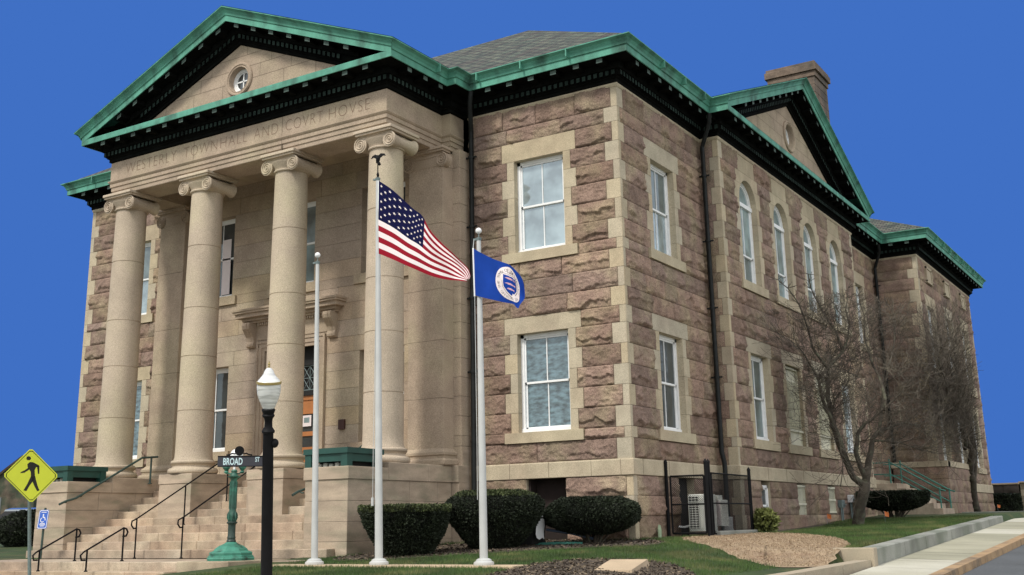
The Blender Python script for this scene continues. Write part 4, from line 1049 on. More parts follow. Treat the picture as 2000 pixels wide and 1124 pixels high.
roof(hall, [[(LX-e, RY0-e, z0), f1, ga, gb], [f1, f2, ga], [f2, (LX-e, RY1+e, z0), gb, ga]])
mb = MB()
x0, x1, y0, y1 = -1.44, .34, 16.5, 18.15
zz = 9.9; k = 0
while zz < 14.85:
    h_ = .32; nx = 3 if k % 2 else 2
    for i in range(nx):
        a, b = lerp(x0, x1, i/nx), lerp(x0, x1, (i+1)/nx); t = random.uniform(.75, 1.05); mb.bevbox(a, b, y0, y1, zz, zz+h_-.008, .012, 0, (t, t, t))
    zz += h_; k += 1
for z_, ov, h_ in ((zz, .05, .22), (zz+.22, .13, .26), (zz+.48, .08, .12)):
    mb.bevbox(x0-ov, x1+ov, y0-ov, y1+ov, z_, z_+h_-.006, .012, 0, (.85, .85, .85))
ch = part(mb, 'chimney', mat('chimney_stone', (.19, .14, .105, 1), .9, .3, 2.5, (.10, .085, .07, 1), .45, .65, 1.2, .3, 20, tint=True, fine=.3), hall, tint=True)
# ------------------------------------------------------------------ downpipes
def pipe(pts, r=.064):
    mb = MB(); mb.tube(pts, r, 12)
    z = 8.0
    while z > .5:
        P0 = pts[2]; mb.lathe((P0[0], P0[1], z), [(r+.02, 0), (r+.02, .06)], 12); mb.box(P0[0]-.16, P0[0]+.16, P0[1]-.02, P0[1]+.02, z+.01, z+.05); z -= 1.9
    return part(mb, 'downpipe', M_pipe, hall, smooth=True)
pipe([(-3.95, -.62, 9.68), (-4.0, -.60, 9.35), (-4.28, -.14, 8.75), (-4.28, -.14, .35), (-4.26, -.18, .1), (-4.26, -.18, -2.1)])
pipe([(.62, 4.60, 9.7), (.58, 4.65, 9.45), (.18, 5.02, 8.9), (.18, 5.02, .35), (.24, 5.02, .05), (.24, 5.02, -2.0)])
pipe([(.5, 23.2, 9.7), (.5, 23.3, 9.4), (.15, 23.68, 8.8), (.15, 23.68, .6), (.15, 23.68, .55)])
# ------------------------------------------------------------------ cheek walls, pedestals
def cheek(xa, xb):
    mb = MB()
    cs_ = [(-2.5, -1.72), (-1.72, -1.30), (-1.30, -.86), (-.86, -.40)]
    for k, (a, b) in enumerate(cs_):
        ys_ = [-4.5, -3.5, -2.3, -1.2, -.4] if k % 2 else [-4.5, -3.0, -1.7, -.4]
        for y0_, y1_ in zip(ys_[:-1], ys_[1:]):
            t = random.uniform(.92, 1.06); mb.bevbox(xa, xb, y0_+.003, y1_-.003, a+.004, b-.004, .008, 0, (t, t, t*.98))
    for y0_, y1_ in ((-4.53, -3.12), (-3.12, -1.6), (-1.6, -.4)): mb.bevbox(xa-.035, xb+.035, y0_+.002, y1_-.002, -.40, -.13 if y0_ < -3.5 else 0.0, .015)
    return part(mb, 'cheek_wall', M_step, hall, tint=False)
cheek(-5.86, -4.63); cheek(-15.32, -14.09)
for x0_, x1_ in ((-4.62, -4.40), (-15.55, -15.33)):
    mb = MB()
    for a, b in ((-2.5, -1.72), (-1.72, -1.30), (-1.30, -.86), (-.86, -.40)): mb.bevbox(x0_, x1_, -.62, .2, a+.004, b-.004, .006)
    mb.bevbox(x0_, x1_, -.66, .2, -.40, 0.0, .012); part(mb, 'base_return', M_step, hall)
mb = MB(); mb.box(-15.4, -14.3, -1.0, .1, -2.3, .02); mb.box(-5.7, -4.42, -.42, .1, -2.3, .38); part(mb, 'base_core', M_step, hall)
for x in CX[1:3]:
    mb = MB(); mb.bevbox(x-.62, x+.62, -3.10, -1.0, -.24, 0, .012); mb.bevbox(x-.60, x+.60, -3.08, -1.0, -1.4, -.245, .008); part(mb, 'column_pedestal', M_step, hall)
W0b = MB(); W0b.box(-14.1, -5.85, -1.0, -.5, -.2, .0405); part(W0b, 'portico_floor', M_step, hall)
# ------------------------------------------------------------------ the front stairs
st = empty('front_stairs', (-10, -4, -2.66), 'broad flight of tan granite steps rising to the columns', 'stairs')
M_st2 = mat('step_granite', (0.355, 0.275, 0.205, 1), 0.85, 0.28, 2.2, (0.43, 0.360, 0.270, 1), .42, .62, .9, 0.15, 50, tint=True, fine=0.2)
for k in range(11):
    mb = MB(); z = .04-.19*k; y = -.95-.382*k
    xa, xb = (-14.09, -5.86)
    if k == 9: xa, xb = -14.35, -5.55
    if k == 10: xa, xb = -15.2, -4.95
    yb = y+.42 if k < 9 else y+.75
    cuts = [xa]; x = xa+random.uniform(.8, 2.2)
    while x < xb-.7: cuts.append(x); x += random.uniform(1.3, 2.3)
    cuts.append(xb)
    segs = list(zip(cuts[:-1], cuts[1:]))
    for a, b in segs:
        t = random.uniform(.84, 1.10); wr = random.uniform(0, .06); mb.bevbox(a+.003, b-.003, y, yb, z-.19, z, .014, 0, (t*(1+wr), t, t*(1-wr)))
    part(mb, 'step', M_st2, st, tint=True)
mb = MB()
for i, (a, b) in enumerate(((-14.7, -13.2), (-13.2, -11.5), (-11.5, -10.1), (-10.1, -8.6), (-8.6, -7.1))):
    t = random.uniform(.92, 1.05); mb.bevbox(a+.003, b-.003, -6.9, -5.1, -2.24, -2.055, .014, 0, (t, t, t))
part(mb, 'landing', M_st2, st, tint=True)
for k in (1, 2, 3):
    mb = MB(); z = -2.055-.185*k; y = -6.9-.36*k; x = -14.7+random.random()
    cuts = [-14.7]
    while x < -7.8: cuts.append(x); x += random.uniform(1.3, 2.2)
    cuts.append(-7.1)
    for a, b in zip(cuts[:-1], cuts[1:]):
        t = random.uniform(.82, 1.06); wr = random.uniform(0, .08)
        if b-a > .02: mb.bevbox(a+.003, b-.003, y, y+.40, z-.19, z, .014, 0, (t*(1+wr), t, t*(1-wr)))
    part(mb, 'lower_step', M_st2, st, tint=True)
mb = MB(); mb.bevbox(-7.1, -5.62, -6.93, -5.12, -2.9, -2.045, .014, 0, (.98, 1, .95)); mb.bevbox(-5.62, -4.75, -5.9, -4.5, -2.9, -2.065, .014, 0, (.7, .7, .7))
part(mb, 'lamp_pedestal', M_st2, st, tint=True)
mb = MB(); mb.add([(-14.7, -9.6, -2.66), (-5.6, -9.6, -2.66), (-5.6, -7.9, -2.66), (-14.7, -7.9, -2.66)], [(0, 1, 2, 3)]); tag(mb.build('stair_apron_pavement', M_walk), 'pale pavement at the foot of the front stairs', kind='structure')
# ------------------------------------------------------------------ flagpoles and flags
def flagpole(base, top, label, r0, r1, finial=True, eagle=False):
    t = empty('flagpole', base, label, 'flagpole', 'white flagpoles on the stone coping')
    b, p = Vector(base), Vector(top)
    mb = MB(); n = 14; mb.tube([b.lerp(p, i/n) for i in range(n+1)], [lerp(r0, r1, (i/n)**1.3) for i in range(n+1)], 20)
    part(mb, 'pole', M_alu, t, smooth=True)
    mb = MB(); mb.lathe(base, [(.175, 0), (.18, .02), (.175, .05), (.14, .07), (.135, .09), (.10, .11), (.085, .115)], 28); part(mb, 'base_collar', M_alu, t, smooth=True)
    d = (p-b).normalized()
    mb = MB(); mb.tube([p-d*.03, p+d*.02, p+d*.025], [r1+.006, r1+.014, r1+.006], 14); mb.tube([p+d*.02, p+d*.11], .010, 8)
    mb.box(p.x-.11, p.x+.02, p.y-.02, p.y+.02, p.z-.015, p.z+.02)
    part(mb, 'truck', M_alud, t)
    if finial and not eagle:
        mb = MB(); mb.sphere(tuple(p+d*.16), .058, 18); part(mb, 'ball_finial', M_white, t, smooth=True)
    if eagle:
        mb = MB(); mb.tube([p+d*.0, p+d*.03, p+d*.06, p+d*.09, p+d*.12, p+d*.15, p+d*.36], [.022, .03, .02, .032, .022, .012, .010], 10)
        e = p+d*.44
        body = [(-.02, .0, -.10), (0, 0, -.05), (.01, 0, .0), (-.01, 0, .05), (-.045, 0, .075)]
        mb.tube([e+Vector(q) for q in body], [.018, .040, .045, .032, .012], 10)
        for s_ in (-1, 1):
            w1 = [Vector((0, 0, .05)), Vector((s_*.07, .01, .10)), Vector((s_*.15, .02, .085)), Vector((s_*.19, .02, .03)), Vector((s_*.12, .015, .045)), Vector((s_*.06, .01, .01)), Vector((0, 0, -.02))]
            mb.add([tuple(e+q+Vector((0, dy, 0))) for dy in (-.008, .008) for q in w1], [tuple(range(7)), tuple(range(13, 6, -1))]+[(i, (i+1) % 7, 7+(i+1) % 7, 7+i) for i in range(7)])
        mb.tube([e+Vector((0, 0, -.06)), e+Vector((.03, 0, -.11)), e+Vector((.055, 0, -.14))], [.02, .035, .03], 6)
        part(mb, 'eagle_finial', M_black, t)
    return t
p1 = flagpole((-3.549, -6.7, -2.105), (-3.675, -6.7, 3.84), 'bare white flagpole nearest the stairs, no flag on it', .066, .036)
p2 = flagpole((-1.978, -6.7, -2.105), (-2.121, -6.7, 5.35), 'tall white flagpole topped by a black eagle, flying the striped flag', .075, .04, eagle=True)
p3 = flagpole((.34, -6.7, -2.105), (.305, -6.7, 3.735), 'white flagpole flying the blue town flag', .072, .04)
def curve(pts, t):
    k = len(pts)-1; x = min(max(t, 0), 1)*k; i = min(int(x), k-1); f = x-i
    P0 = pts[max(i-1, 0)]; P1 = pts[i]; P2 = pts[i+1]; P3 = pts[min(i+2, k)]
    return tuple(.5*((2*P1[j])+(-P0[j]+P2[j])*f+(2*P0[j]-5*P1[j]+4*P2[j]-P3[j])*f*f+(-P0[j]+3*P1[j]-3*P2[j]+P3[j])*f**3) for j in range(2))
topA = [(-2.07, 5.30), (-1.72, 5.04), (-1.24, 4.60), (-.99, 4.40), (-.78, 4.08), (-.53, 3.79), (-.22, 3.50), (.04, 3.23), (.105, 3.03)]
botA = [(-2.07, 3.80), (-1.621, 3.589), (-1.184, 3.366), (-.757, 3.167), (-.341, 3.043), (-.12, 2.985), (.089, 2.948)]
def flagA(u, v):
    a = curve(topA, u); b = curve(botA, u); vv = v
    y = -6.73+.045*math.sin(u*9+v*2.2)*u**.6+.02*math.sin(u*21-v*5)*u
    return (lerp(a[0], b[0], vv), y, lerp(a[1], b[1], vv)+.010*math.sin(u*14+v*9)*u)
mb = MB(); nu, nv = 60, 39
vs = [flagA(i/nu, j/nv) for j in range(nv+1) for i in range(nu+1)]
for j in range(nv):
    for i in range(nu):
        stripe = int(j/3); u = (i+.5)/nu
        mi = 2 if (u < .42 and stripe < 7) else (0 if stripe % 2 == 0 else 1)
        mb.f.append((j*(nu+1)+i, j*(nu+1)+i+1, (j+1)*(nu+1)+i+1, (j+1)*(nu+1)+i)); mb.m.append(mi)
mb.v = vs; mb.t = [(1, 1, 1)]*len(vs)
usf = mb.build('striped_flag', [M_red, M_fwh, M_navy], smooth='all', normals=False)
tag(usf, 'red and white striped flag with white stars on navy, blowing from the tallest flagpole', 'flag')
mb = MB()
for r_ in range(9):
    for c_ in range(6 if r_ % 2 == 0 else 5):
        u0 = .42*((c_*2+(1 if r_ % 2 == 0 else 2))/12.0); v0 = (7/13)*((r_+1)/10.0)
        for side in (-1, 1):
            pts = []
            for k in range(10):
                a = -math.pi/2+k*math.pi/5; rr = 1.0 if k % 2 == 0 else .42
                q = flagA(max(.002, u0+.0125*rr*math.cos(a)), max(.004, v0+.021*rr*math.sin(a))); pts.append((q[0], q[1]+side*.008, q[2]))
            cc = flagA(u0, v0); cc = (cc[0], cc[1]+side*.008, cc[2])
            mb.add([cc]+pts, [(0, i+1, (i+1) % 10+1) for i in range(10)])
o = mb.build('star_field', M_fwh, usf, normals=False)
topB = [(.02, 3.645), (.25, 3.50), (.48, 3.37), (.66, 3.29), (.839, 3.203), (.97, 3.07), (1.05, 2.90), (1.10, 2.66)]
botB = [(.045, 2.74), (.27, 2.66), (.49, 2.588), (.68, 2.53), (.857, 2.477), (.93, 2.40), (.985, 2.395), (1.05, 2.405)]
topB = [(x+.215, z*.981-.029) for x, z in topB]; botB = [(x+.215, z*.981-.029) for x, z in botB]
def flagB(u, v):
    a = curve(topB, u); b = curve(botB, u)
    y = -6.77+.05*math.sin(u*8+v*3)*u**.7+.03*math.sin(u*17-v*6)*u
    return (lerp(a[0], b[0], v), y, lerp(a[1], b[1], v))
nu, nv = 40, 28; mb = MB(); mb.v = [flagB(i/nu, j/nv) for j in range(nv+1) for i in range(nu+1)]; mb.t = [(1, 1, 1)]*len(mb.v)
for j in range(nv):
    for i in range(nu): mb.f.append((j*(nu+1)+i, j*(nu+1)+i+1, (j+1)*(nu+1)+i+1, (j+1)*(nu+1)+i)); mb.m.append(0)
tf = mb.build('town_flag', [M_fblu], smooth='all', normals=False); tag(tf, 'blue flag with a round white town seal on the right hand flagpole', 'flag')
SU, SV, SR = .555, .50, 1.0
def onB(a, b, d):   # seal coordinates: a across, b down, in units of the seal radius
    q = flagB(SU+a*.255, SV+b*.425); return (q[0], q[1]+d, q[2])
mb = MB()
def disc(mb, poly, mi, dd):
    for side in (-1, 1):
        n = len(poly); cx = sum(p[0] for p in poly)/n; cy = sum(p[1] for p in poly)/n; rings = [[(cx+(x-cx)*k/5, cy+(y-cy)*k/5) for x, y in poly] for k in range(1, 6)]
        v = [onB(cx, cy, side*dd)]+[onB(x, y, side*dd) for r_ in rings for x, y in r_]
        f = [(0, 1+i, 1+(i+1) % n) for i in range(n)]+[(1+k*n+i, 1+k*n+(i+1) % n, 1+(k+1)*n+(i+1) % n, 1+(k+1)*n+i) for k in range(4) for i in range(n)]
        mb.add(v, f, mi)
disc(mb, [(math.cos(2*math.pi*i/40), math.sin(2*math.pi*i/40)) for i in range(40)], 0, .006)
shield = lambda s: [(-.46*s, -.52*s), (-.15*s, -.50*s), (.15*s, -.50*s), (.46*s, -.52*s), (.48*s, 0), (.46*s, .25*s), (.28*s, .52*s), (0, .75*s), (-.28*s, .52*s), (-.46*s, .25*s), (-.48*s, 0)]
disc(mb, shield(1.10), 2, .008); disc(mb, shield(1.05), 0, .0095); disc(mb, shield(.93), 1, .011)
for k, cy in enumerate((-.30, .02, .32)):
    w_ = (.34, .34, .24)[k]
    disc(mb, [(-w_, cy), (-w_*.6, cy-.05), (0, cy-.065), (w_*.5, cy-.035), (w_*.72, cy-.005), (w_, cy-.06), (w_*.93, cy+.01), (w_, cy+.07), (w_*.7, cy+.02), (w_*.3, cy+.05), (-w_*.4, cy+.05)], 3, .0125)
def ring_text(txt, a0, a1, rad, size, inward=False):
    n = len(txt)
    for i, chh in enumerate(txt):
        if chh == ' ': continue
        a = lerp(a0, a1, i/(n-1))
        def fn(x, y, a=a):
            rr = rad+(y if not inward else -y); aa = a+(x/rad if not inward else -x/rad)
            return onB(rr*math.sin(aa), -rr*math.cos(aa), -.009)
        textmesh(chh, size*.88, fn, mb=mb, mi=2, off=-.004)
ring_text('THE TOWN OF WESTERLY RI', -2.0, 2.0, .72, .27)
ring_text('OFFICIAL SEAL', -2.35, -3.93, .92, .25, inward=True)
textmesh('1669', .22, lambda x, y: onB(x, -.60-y, -.009), mb=mb, mi=2)
mb.build('seal', [M_fwh, M_fblu, M_blk, M_pinkf], tf, normals=False)
mb = MB(); mb.tube([(.225, -6.77, 3.56), (.25, -6.77, 2.64)], .016, 6); part(mb, 'white_hoist_band', M_white, tf)
mb = MB(); mb.tube([(-2.085, -6.72, 5.30), (-2.085, -6.72, 3.79)], .015, 6); part(mb, 'white_hoist_band', M_white, usf)
mb = MB(); mb.tube([(.21, -6.72, 3.73), (.225, -6.77, 3.56)], .007, 5); mb.tube([(.25, -6.77, 2.64), (.255, -6.75, 0), (.26, -6.76, -1.0)], .006, 5); part(mb, 'halyard', M_alu, p3)
mb = MB(); mb.tube([(-2.085, -6.75, 3.8), (-2.09, -6.77, 0), (-2.08, -6.78, -1.0)], .006, 5); mb.box(-2.10, -2.06, -6.80, -6.77, -1.05, -.9); part(mb, 'halyard', M_alu, p2)
# ------------------------------------------------------------------ street lamp with the street sign
LB, LT = Vector((-1.85, -9.71, -2.66)), Vector((-1.56, -10.07, -.05))
t = empty('street_lamp', tuple(LB), 'black post street lamp with a clear acorn globe and white cap in the foreground', 'street lamp')
ax = (Vector((-1.34, -10.34, 1.12))-Vector((-1.85, -9.71, -1.96))).normalized()
def LP(h): return LB+ax*h
def axlathe(mb, prof, n=24, mi=0):
    a = ax.cross(Vector((0, 1, 0))).normalized(); b = ax.cross(a)
    v = []
    for r, h in prof:
        if h > 3.19: h = 3.19+(h-3.19)*.86
        for k in range(n):
            q = LP(h)+(a*math.cos(2*math.pi*k/n)+b*math.sin(2*math.pi*k/n))*r; v.append(tuple(q))
    mb.add(v, [(i*n+k, i*n+(k+1) % n, (i+1)*n+(k+1) % n, (i+1)*n+k) for i in range(len(prof)-1) for k in range(n)]+[tuple(range(n))[::-1], tuple(range((len(prof)-1)*n, len(prof)*n))], mi)
# heights: the globe seat is 2.38 above the frame edge point (h = .70+...)
mb = MB(); axlathe(mb, [(.20, 0), (.20, .25), (.15, .32), (.12, .40), (.092, .5), (.088, 2.2), (.082, 2.80), (.10, 2.81), (.105, 2.84), (.09, 2.86), (.066, 2.90), (.062, 2.98), (.07, 3.04), (.095, 3.07), (.10, 3.09), (.085, 3.11), (.10, 3.15), (.108, 3.18), (.09, 3.20)]); part(mb, 'post', M_black, t, smooth=True)
gm = bpy.data.materials.new('ribbed_globe_glass'); gm.use_nodes = True; gn = gm.node_tree; gb = gn.nodes['Principled BSDF']
gb.inputs['Base Color'].default_value = (.80, .82, .78, 1); gb.inputs['Roughness'].default_value = .25; gb.inputs['Alpha'].default_value = .80
wv = gn.nodes.new('ShaderNodeTexNoise'); wv.inputs['Scale'].default_value = 9; mpg = gn.nodes.new('ShaderNodeMapping'); mpg.inputs['Scale'].default_value = (.35, .35, 3.2)
tcg = gn.nodes.new('ShaderNodeTexCoord'); gn.links.new(tcg.outputs['Object'], mpg.inputs[0]); gn.links.new(mpg.outputs[0], wv.inputs[0])
rg = gn.nodes.new('ShaderNodeValToRGB'); rg.color_ramp.elements[0].position = .38; rg.color_ramp.elements[1].position = .62
rg.color_ramp.elements[0].color = (.55, .57, .54, 1); rg.color_ramp.elements[1].color = (.85, .87, .84, 1); gn.links.new(wv.outputs['Fac'], rg.inputs[0]); gn.links.new(rg.outputs[0], gb.inputs['Base Color'])
capm = gm.copy(); capm.name = 'frosted_cap_glass'; capm.node_tree.nodes['Principled BSDF'].inputs['Alpha'].default_value = .9
for n_q in capm.node_tree.nodes:
    if n_q.type == 'VALTORGB': n_q.color_ramp.elements[0].color = (.70, .71, .72, 1)
mb = MB(); axlathe(mb, [(.085, 3.19), (.10, 3.22), (.13, 3.30), (.165, 3.40), (.185, 3.50), (.19, 3.60), (.185, 3.66)]); part(mb, 'globe', gm, t, smooth=True)
mb = MB(); axlathe(mb, [(.03, 3.20), (.035, 3.36), (.02, 3.4)]); part(mb, 'bulb', M_white, t, smooth=True)
mb = MB(); axlathe(mb, [(.188, 3.655), (.20, 3.66), (.20, 3.70), (.188, 3.705)]); part(mb, 'rim', M_gold, t)
mb = MB(); axlathe(mb, [(.185, 3.70), (.165, 3.73), (.12, 3.79), (.088, 3.84), (.07, 3.90), (.045, 3.94), (.02, 3.955)]); part(mb, 'cap', capm, t, smooth=True)
mb = MB(); axlathe(mb, [(.016, 3.95), (.010, 3.97), (.022, 3.99), (.012, 4.01), (.024, 4.03), (.008, 4.05), (.006, 4.08)], 10); part(mb, 'finial', M_gold, t)
mb = MB(); q = LP(2.64)+Vector((.09, .05, 0)); mb.sphere(tuple(q), .075, 14, sy=.8); mb.tube([LP(2.64), q], .03, 8); part(mb, 'outlet_box', M_black, t, smooth=True)
# street name sign on the lamp post, arm to the camera left
sc_ = LP(2.355); sl = Vector((-RT[0], -RT[1], 0)).normalized(); sn = Vector((RT[1], -RT[0], 0)).normalized()
sl = (sl*math.cos(.18)+Vector((-sl.y, sl.x, 0))*math.sin(.18)).normalized(); sn = Vector((-sl.y, sl.x, 0)); sn = sn if sn.dot(Vector(CAM)-sc_) > 0 else -sn
t2 = empty('street_name_sign', tuple(sc_), 'dark rectangular street sign reading BROAD ST fixed to the black lamp post', 'street sign')
def SP(a, b, d): q = sc_+sl*a+Vector((0, 0, b))+sn*d; return (q.x, q.y, q.z)   # a: distance from the post
mb = MB(); mb.prism([(.03, -.072), (.78, -.072), (.78, .072), (.03, .072)], SP, -.008, .008); part(mb, 'plate', M_sgn, t2)
mb = MB()
for a, b, c_, d in ((.03, .072, .78, .088), (.03, -.085, .78, -.072)): mb.prism([(a, b), (c_, b), (c_, d), (a, d)], SP, -.016, .016)
dd = [(.45+.075*math.cos(2*math.pi*i/24), .165+.075*math.sin(2*math.pi*i/24)) for i in range(24)]; mb.prism(dd, SP, -.012, .012)
for sg in (-1, 1): mb.tube([SP(.45+sg*.06, .115, 0), SP(.45+sg*.11, .125, 0), SP(.45+sg*.15, .105, 0), SP(.45+sg*.20, .10, 0)], .012, 6)
part(mb, 'scroll_bracket', M_black, t2)
mb = textmesh('BROAD', .150, lambda x, y: SP(.545-x, -.052+y, .0105), sx=.60, off=.003); textmesh('ST', .105, lambda x, y: SP(.165-x, -.008+y, .0105), mb=mb, sx=.62, off=.002)
part(mb, 'lettering', M_sgw, t2, normals=False)
# ------------------------------------------------------------------ pedestrian crossing sign
xb = Vector((-8.90, -9.02, -2.66)); xc = Vector((-8.526, -9.512, -.303))
t = empty('crossing_sign', tuple(xb), 'yellow diamond sign with a black walking figure on a steel post at the left', 'traffic sign')
xax = (Vector((-8.455, -9.627, .216))-Vector((-8.795, -9.161, -1.994))).normalized()
mb = MB(); n_ = 8; a_ = Vector((RT[0], RT[1], 0)).normalized(); b_ = xax.cross(a_).normalized()
poly = [(-.035, -.018), (-.018, -.018), (-.012, .014), (.012, .014), (.018, -.018), (.035, -.018), (.035, -.008), (.022, -.008), (.016, .022), (-.016, .022), (-.022, -.008), (-.035, -.008)]
e0 = xb; e1 = xb+xax*2.70
mb.prism(poly, lambda p, q, d: tuple(e0.lerp(e1, d)+a_*p-b_*q*(1)), 0, 1); part(mb, 'post', M_alud, t)
sa = (a_*math.cos(.62)+Vector((-a_.y, a_.x, 0))*math.sin(.62)).normalized(); sb_ = xax; sn_ = sa.cross(sb_).normalized()
sn_ = sn_ if sn_.dot(Vector(CAM)-xc) > 0 else -sn_
def XP(a, b, d): q = xc+sa*a*.52+sb_*b*.545+sn_*(d+.13); return (q.x, q.y, q.z)
def dia(k, c_=.055):
    o_ = []
    for (x, y), (px, py) in zip(((0, -1), (1, 0), (0, 1), (-1, 0)), ((1, 1), (-1, 1), (-1, -1), (1, -1))):
        o_ += [(x*k-(c_*px if x == 0 else 0)+(-c_*np.sign(x) if x else 0), 0)]
    return [(-c_, -(k-c_)), (c_, -(k-c_)), (k-c_, -c_), (k-c_, c_), (c_, k-c_), (-c_, k-c_), (-(k-c_), c_), (-(k-c_), -c_)]
mb = MB(); mb.prism(dia(1.0), XP, -.006, .0); part(mb, 'plate', M_yel, t)
mb = MB(); o1, o2 = dia(.945), dia(.915)
for i in range(8):
    j = (i+1) % 8; mb.add([XP(*o1[i], .002), XP(*o1[j], .002), XP(*o2[j], .002), XP(*o2[i], .002)], [(0, 1, 2, 3)])
def cr(pts): return [((x-248)/178, (290-y)/221) for x, y in pts]
fig = [cr([(240, 182), (262, 184), (298, 208), (301, 222), (280, 222), (270, 246), (272, 290), (262, 315), (246, 300), (246, 262), (234, 236), (226, 225), (224, 200)]),
       cr([(284, 212), (301, 214), (300, 275), (291, 277), (288, 240)]), cr([(232, 226), (240, 240), (205, 268), (178, 272), (184, 262), (205, 250)]),
       cr([(246, 296), (264, 306), (262, 330), (238, 370), (218, 414), (199, 408), (222, 360)]), cr([(256, 300), (273, 292), (280, 330), (290, 375), (301, 408), (286, 415), (268, 372), (254, 330)])]
for pl in fig: mb.add([XP(a, b, .002) for a, b in pl], [tuple(range(len(pl)))])
mb.add([XP(-.09+.082*math.cos(2*math.pi*i/20), .622+.074*math.sin(2*math.pi*i/20), .002) for i in range(20)], [tuple(range(20))])
part(mb, 'walking_figure', M_blk, t, normals=False)
# ------------------------------------------------------------------ blue parking sign
bb = Vector((-13.95, -5.22, -2.06))
t = empty('accessible_parking_sign', tuple(bb), 'small blue sign with white wheelchair symbol on a short post beside the stairs', 'sign')
mb = MB(); mb.tube([bb, bb+Vector((.12, -.06, 1.25))], .028, 6); part(mb, 'post', M_raild, t)
bc = bb+Vector((.12, -.10, .97)); ba = Vector((RT[0], RT[1], 0)).normalized(); bn = Vector((RT[1], -RT[0], 0)).normalized(); ba = (ba*math.cos(-.3)+Vector((-ba.y, ba.x, 0))*math.sin(-.3)); bn = Vector((ba.y, -ba.x, 0))
def BP(a, b, d): q = bc+ba*(a+.10*b)+Vector((0, 0, b))+bn*d; return (q.x, q.y, q.z)
rr = lambda w_, h_, c_: [(-w_+c_, -h_), (w_-c_, -h_), (w_, -h_+c_), (w_, h_-c_), (w_-c_, h_), (-w_+c_, h_), (-w_, h_-c_), (-w_, -h_+c_)]
mb = MB(); mb.prism(rr(.145, .23, .03), BP, 0, .006); part(mb, 'plate', M_blue, t)
mb = MB(); o1, o2 = rr(.135, .22, .03), rr(.122, .207, .028)
for i in range(8): j = (i+1) % 8; mb.add([BP(*o1[i], .008), BP(*o1[j], .008), BP(*o2[j], .008), BP(*o2[i], .008)], [(0, 1, 2, 3)])
mb.add([BP(-.005+.022*math.cos(2*math.pi*i/12), .105+.022*math.sin(2*math.pi*i/12), .008) for i in range(12)], [tuple(range(12))])
mb.add([BP(a, b, .008) for a, b in [(-.02, .075), (.005, .075), (.008, .03), (.045, .028), (.06, -.03), (.075, -.025), (.078, -.012), (.055, .045), (-.02, .045)]], [tuple(range(9))])
n = 14; v = [BP(-.015+r*math.cos(a), -.015+r*math.sin(a), .008) for a in np.linspace(2.0, 5.6, n) for r in (.045, .062)]; mb.add(v, [(2*i, 2*i+1, 2*i+3, 2*i+2) for i in range(n-1)])
for z_, w_ in ((.165, .075), (-.11, .075), (-.14, .09), (-.168, .06)): mb.add([BP(-w_, z_, .008), BP(w_, z_, .008), BP(w_, z_+.014, .008), BP(-w_, z_+.014, .008)], [(0, 1, 2, 3)])
part(mb, 'symbol', M_white, t, normals=False)
# ------------------------------------------------------------------ bronze lamp standard on the stair pedestal
lx, ly, lz = -6.33, -6.18, -2.045
t = empty('bronze_lamp_standard', (lx, ly, lz), 'green weathered bronze lamp standard with a wide octagonal foot on the stair pedestal', 'lamp')
mb = MB(); a8 = math.pi/8+.1
mb.lathe((lx, ly, lz), [(.50, 0), (.51, .05), (.49, .075), (.485, .10), (.455, .12), (.46, .17), (.44, .195), (.37, .22), (.35, .26), (.26, .33), (.17, .37), (.13, .395), (.10, .42)], 8, a0=a8); part(mb, 'foot', M_bronze, t)
mb = MB(); mb.lathe((lx, ly, lz), [(.095, .41), (.10, .44), (.085, .47), (.083, .50), (.09, .52), (.078, .55), (.078, .80), (.085, .83), (.11, .85), (.11, .875), (.075, .90)], 16); part(mb, 'pedestal_shaft', mat('dark_bronze', (.02, .04, .032, 1), .5, .4, 8), t, smooth=True)
mb = MB(); mb.lathe((lx, ly, lz), [(.07, .88), (.075, .93), (.085, 1.0), (.088, 1.05), (.075, 1.12), (.072, 1.16), (.066, 1.85), (.075, 1.88), (.09, 1.90), (.135, 1.925), (.14, 1.94), (.08, 1.96), (.062, 2.0), (.055, 2.03), (.07, 2.06), (.05, 2.10)], 12)
for k in range(8): a = 2*math.pi*k/8; mb.tube([(lx+.072*math.cos(a), ly+.072*math.sin(a), lz+z_) for z_ in (1.18, 1.82)], .010, 5)
for k in range(8): a = 2*math.pi*k/8; mb.tube([(lx+r_*math.cos(a), ly+r_*math.sin(a), lz+z_) for r_, z_ in ((.075, .9), (.095, .98), (.092, 1.06), (.075, 1.12))], [.012, .02, .018, .004], 5)
part(mb, 'shaft', mat('dark_verdigris', (0.030, 0.100, 0.072, 1), 0.55, 0.35, 6, (0.05, 0.20, 0.14, 1), .5, .66, 4), t, smooth=True)
av = Vector((RT[0], RT[1], 0))
for sg in (-1, 1):
    mb = MB(); P0 = Vector((lx, ly, lz+2.02)); Q = P0+av*(.17*sg)
    mb.tube([P0, P0+av*.09*sg+Vector((0, 0, -.02)), Q+Vector((0, 0, .02)), Q+Vector((0, 0, .10))], .018, 6)
    mb.lathe(tuple(Q), [(.012, -.02), (.05, .02), (.03, .05), (.055, .09), (.085, .13), (.08, .15)], 14)
    part(mb, 'lamp_arm', M_bronze, t, smooth=True)
mb = MB(); mb.sphere((lx+.03, ly+.02, lz+2.44), .135, 20, sz=1/.88); mb.tube([(lx, ly, lz+2.05), (lx, ly, lz+2.32)], .025, 8); t.scale = (1, 1, .88); part(mb, 'globe_shade', M_white, t, smooth=True)
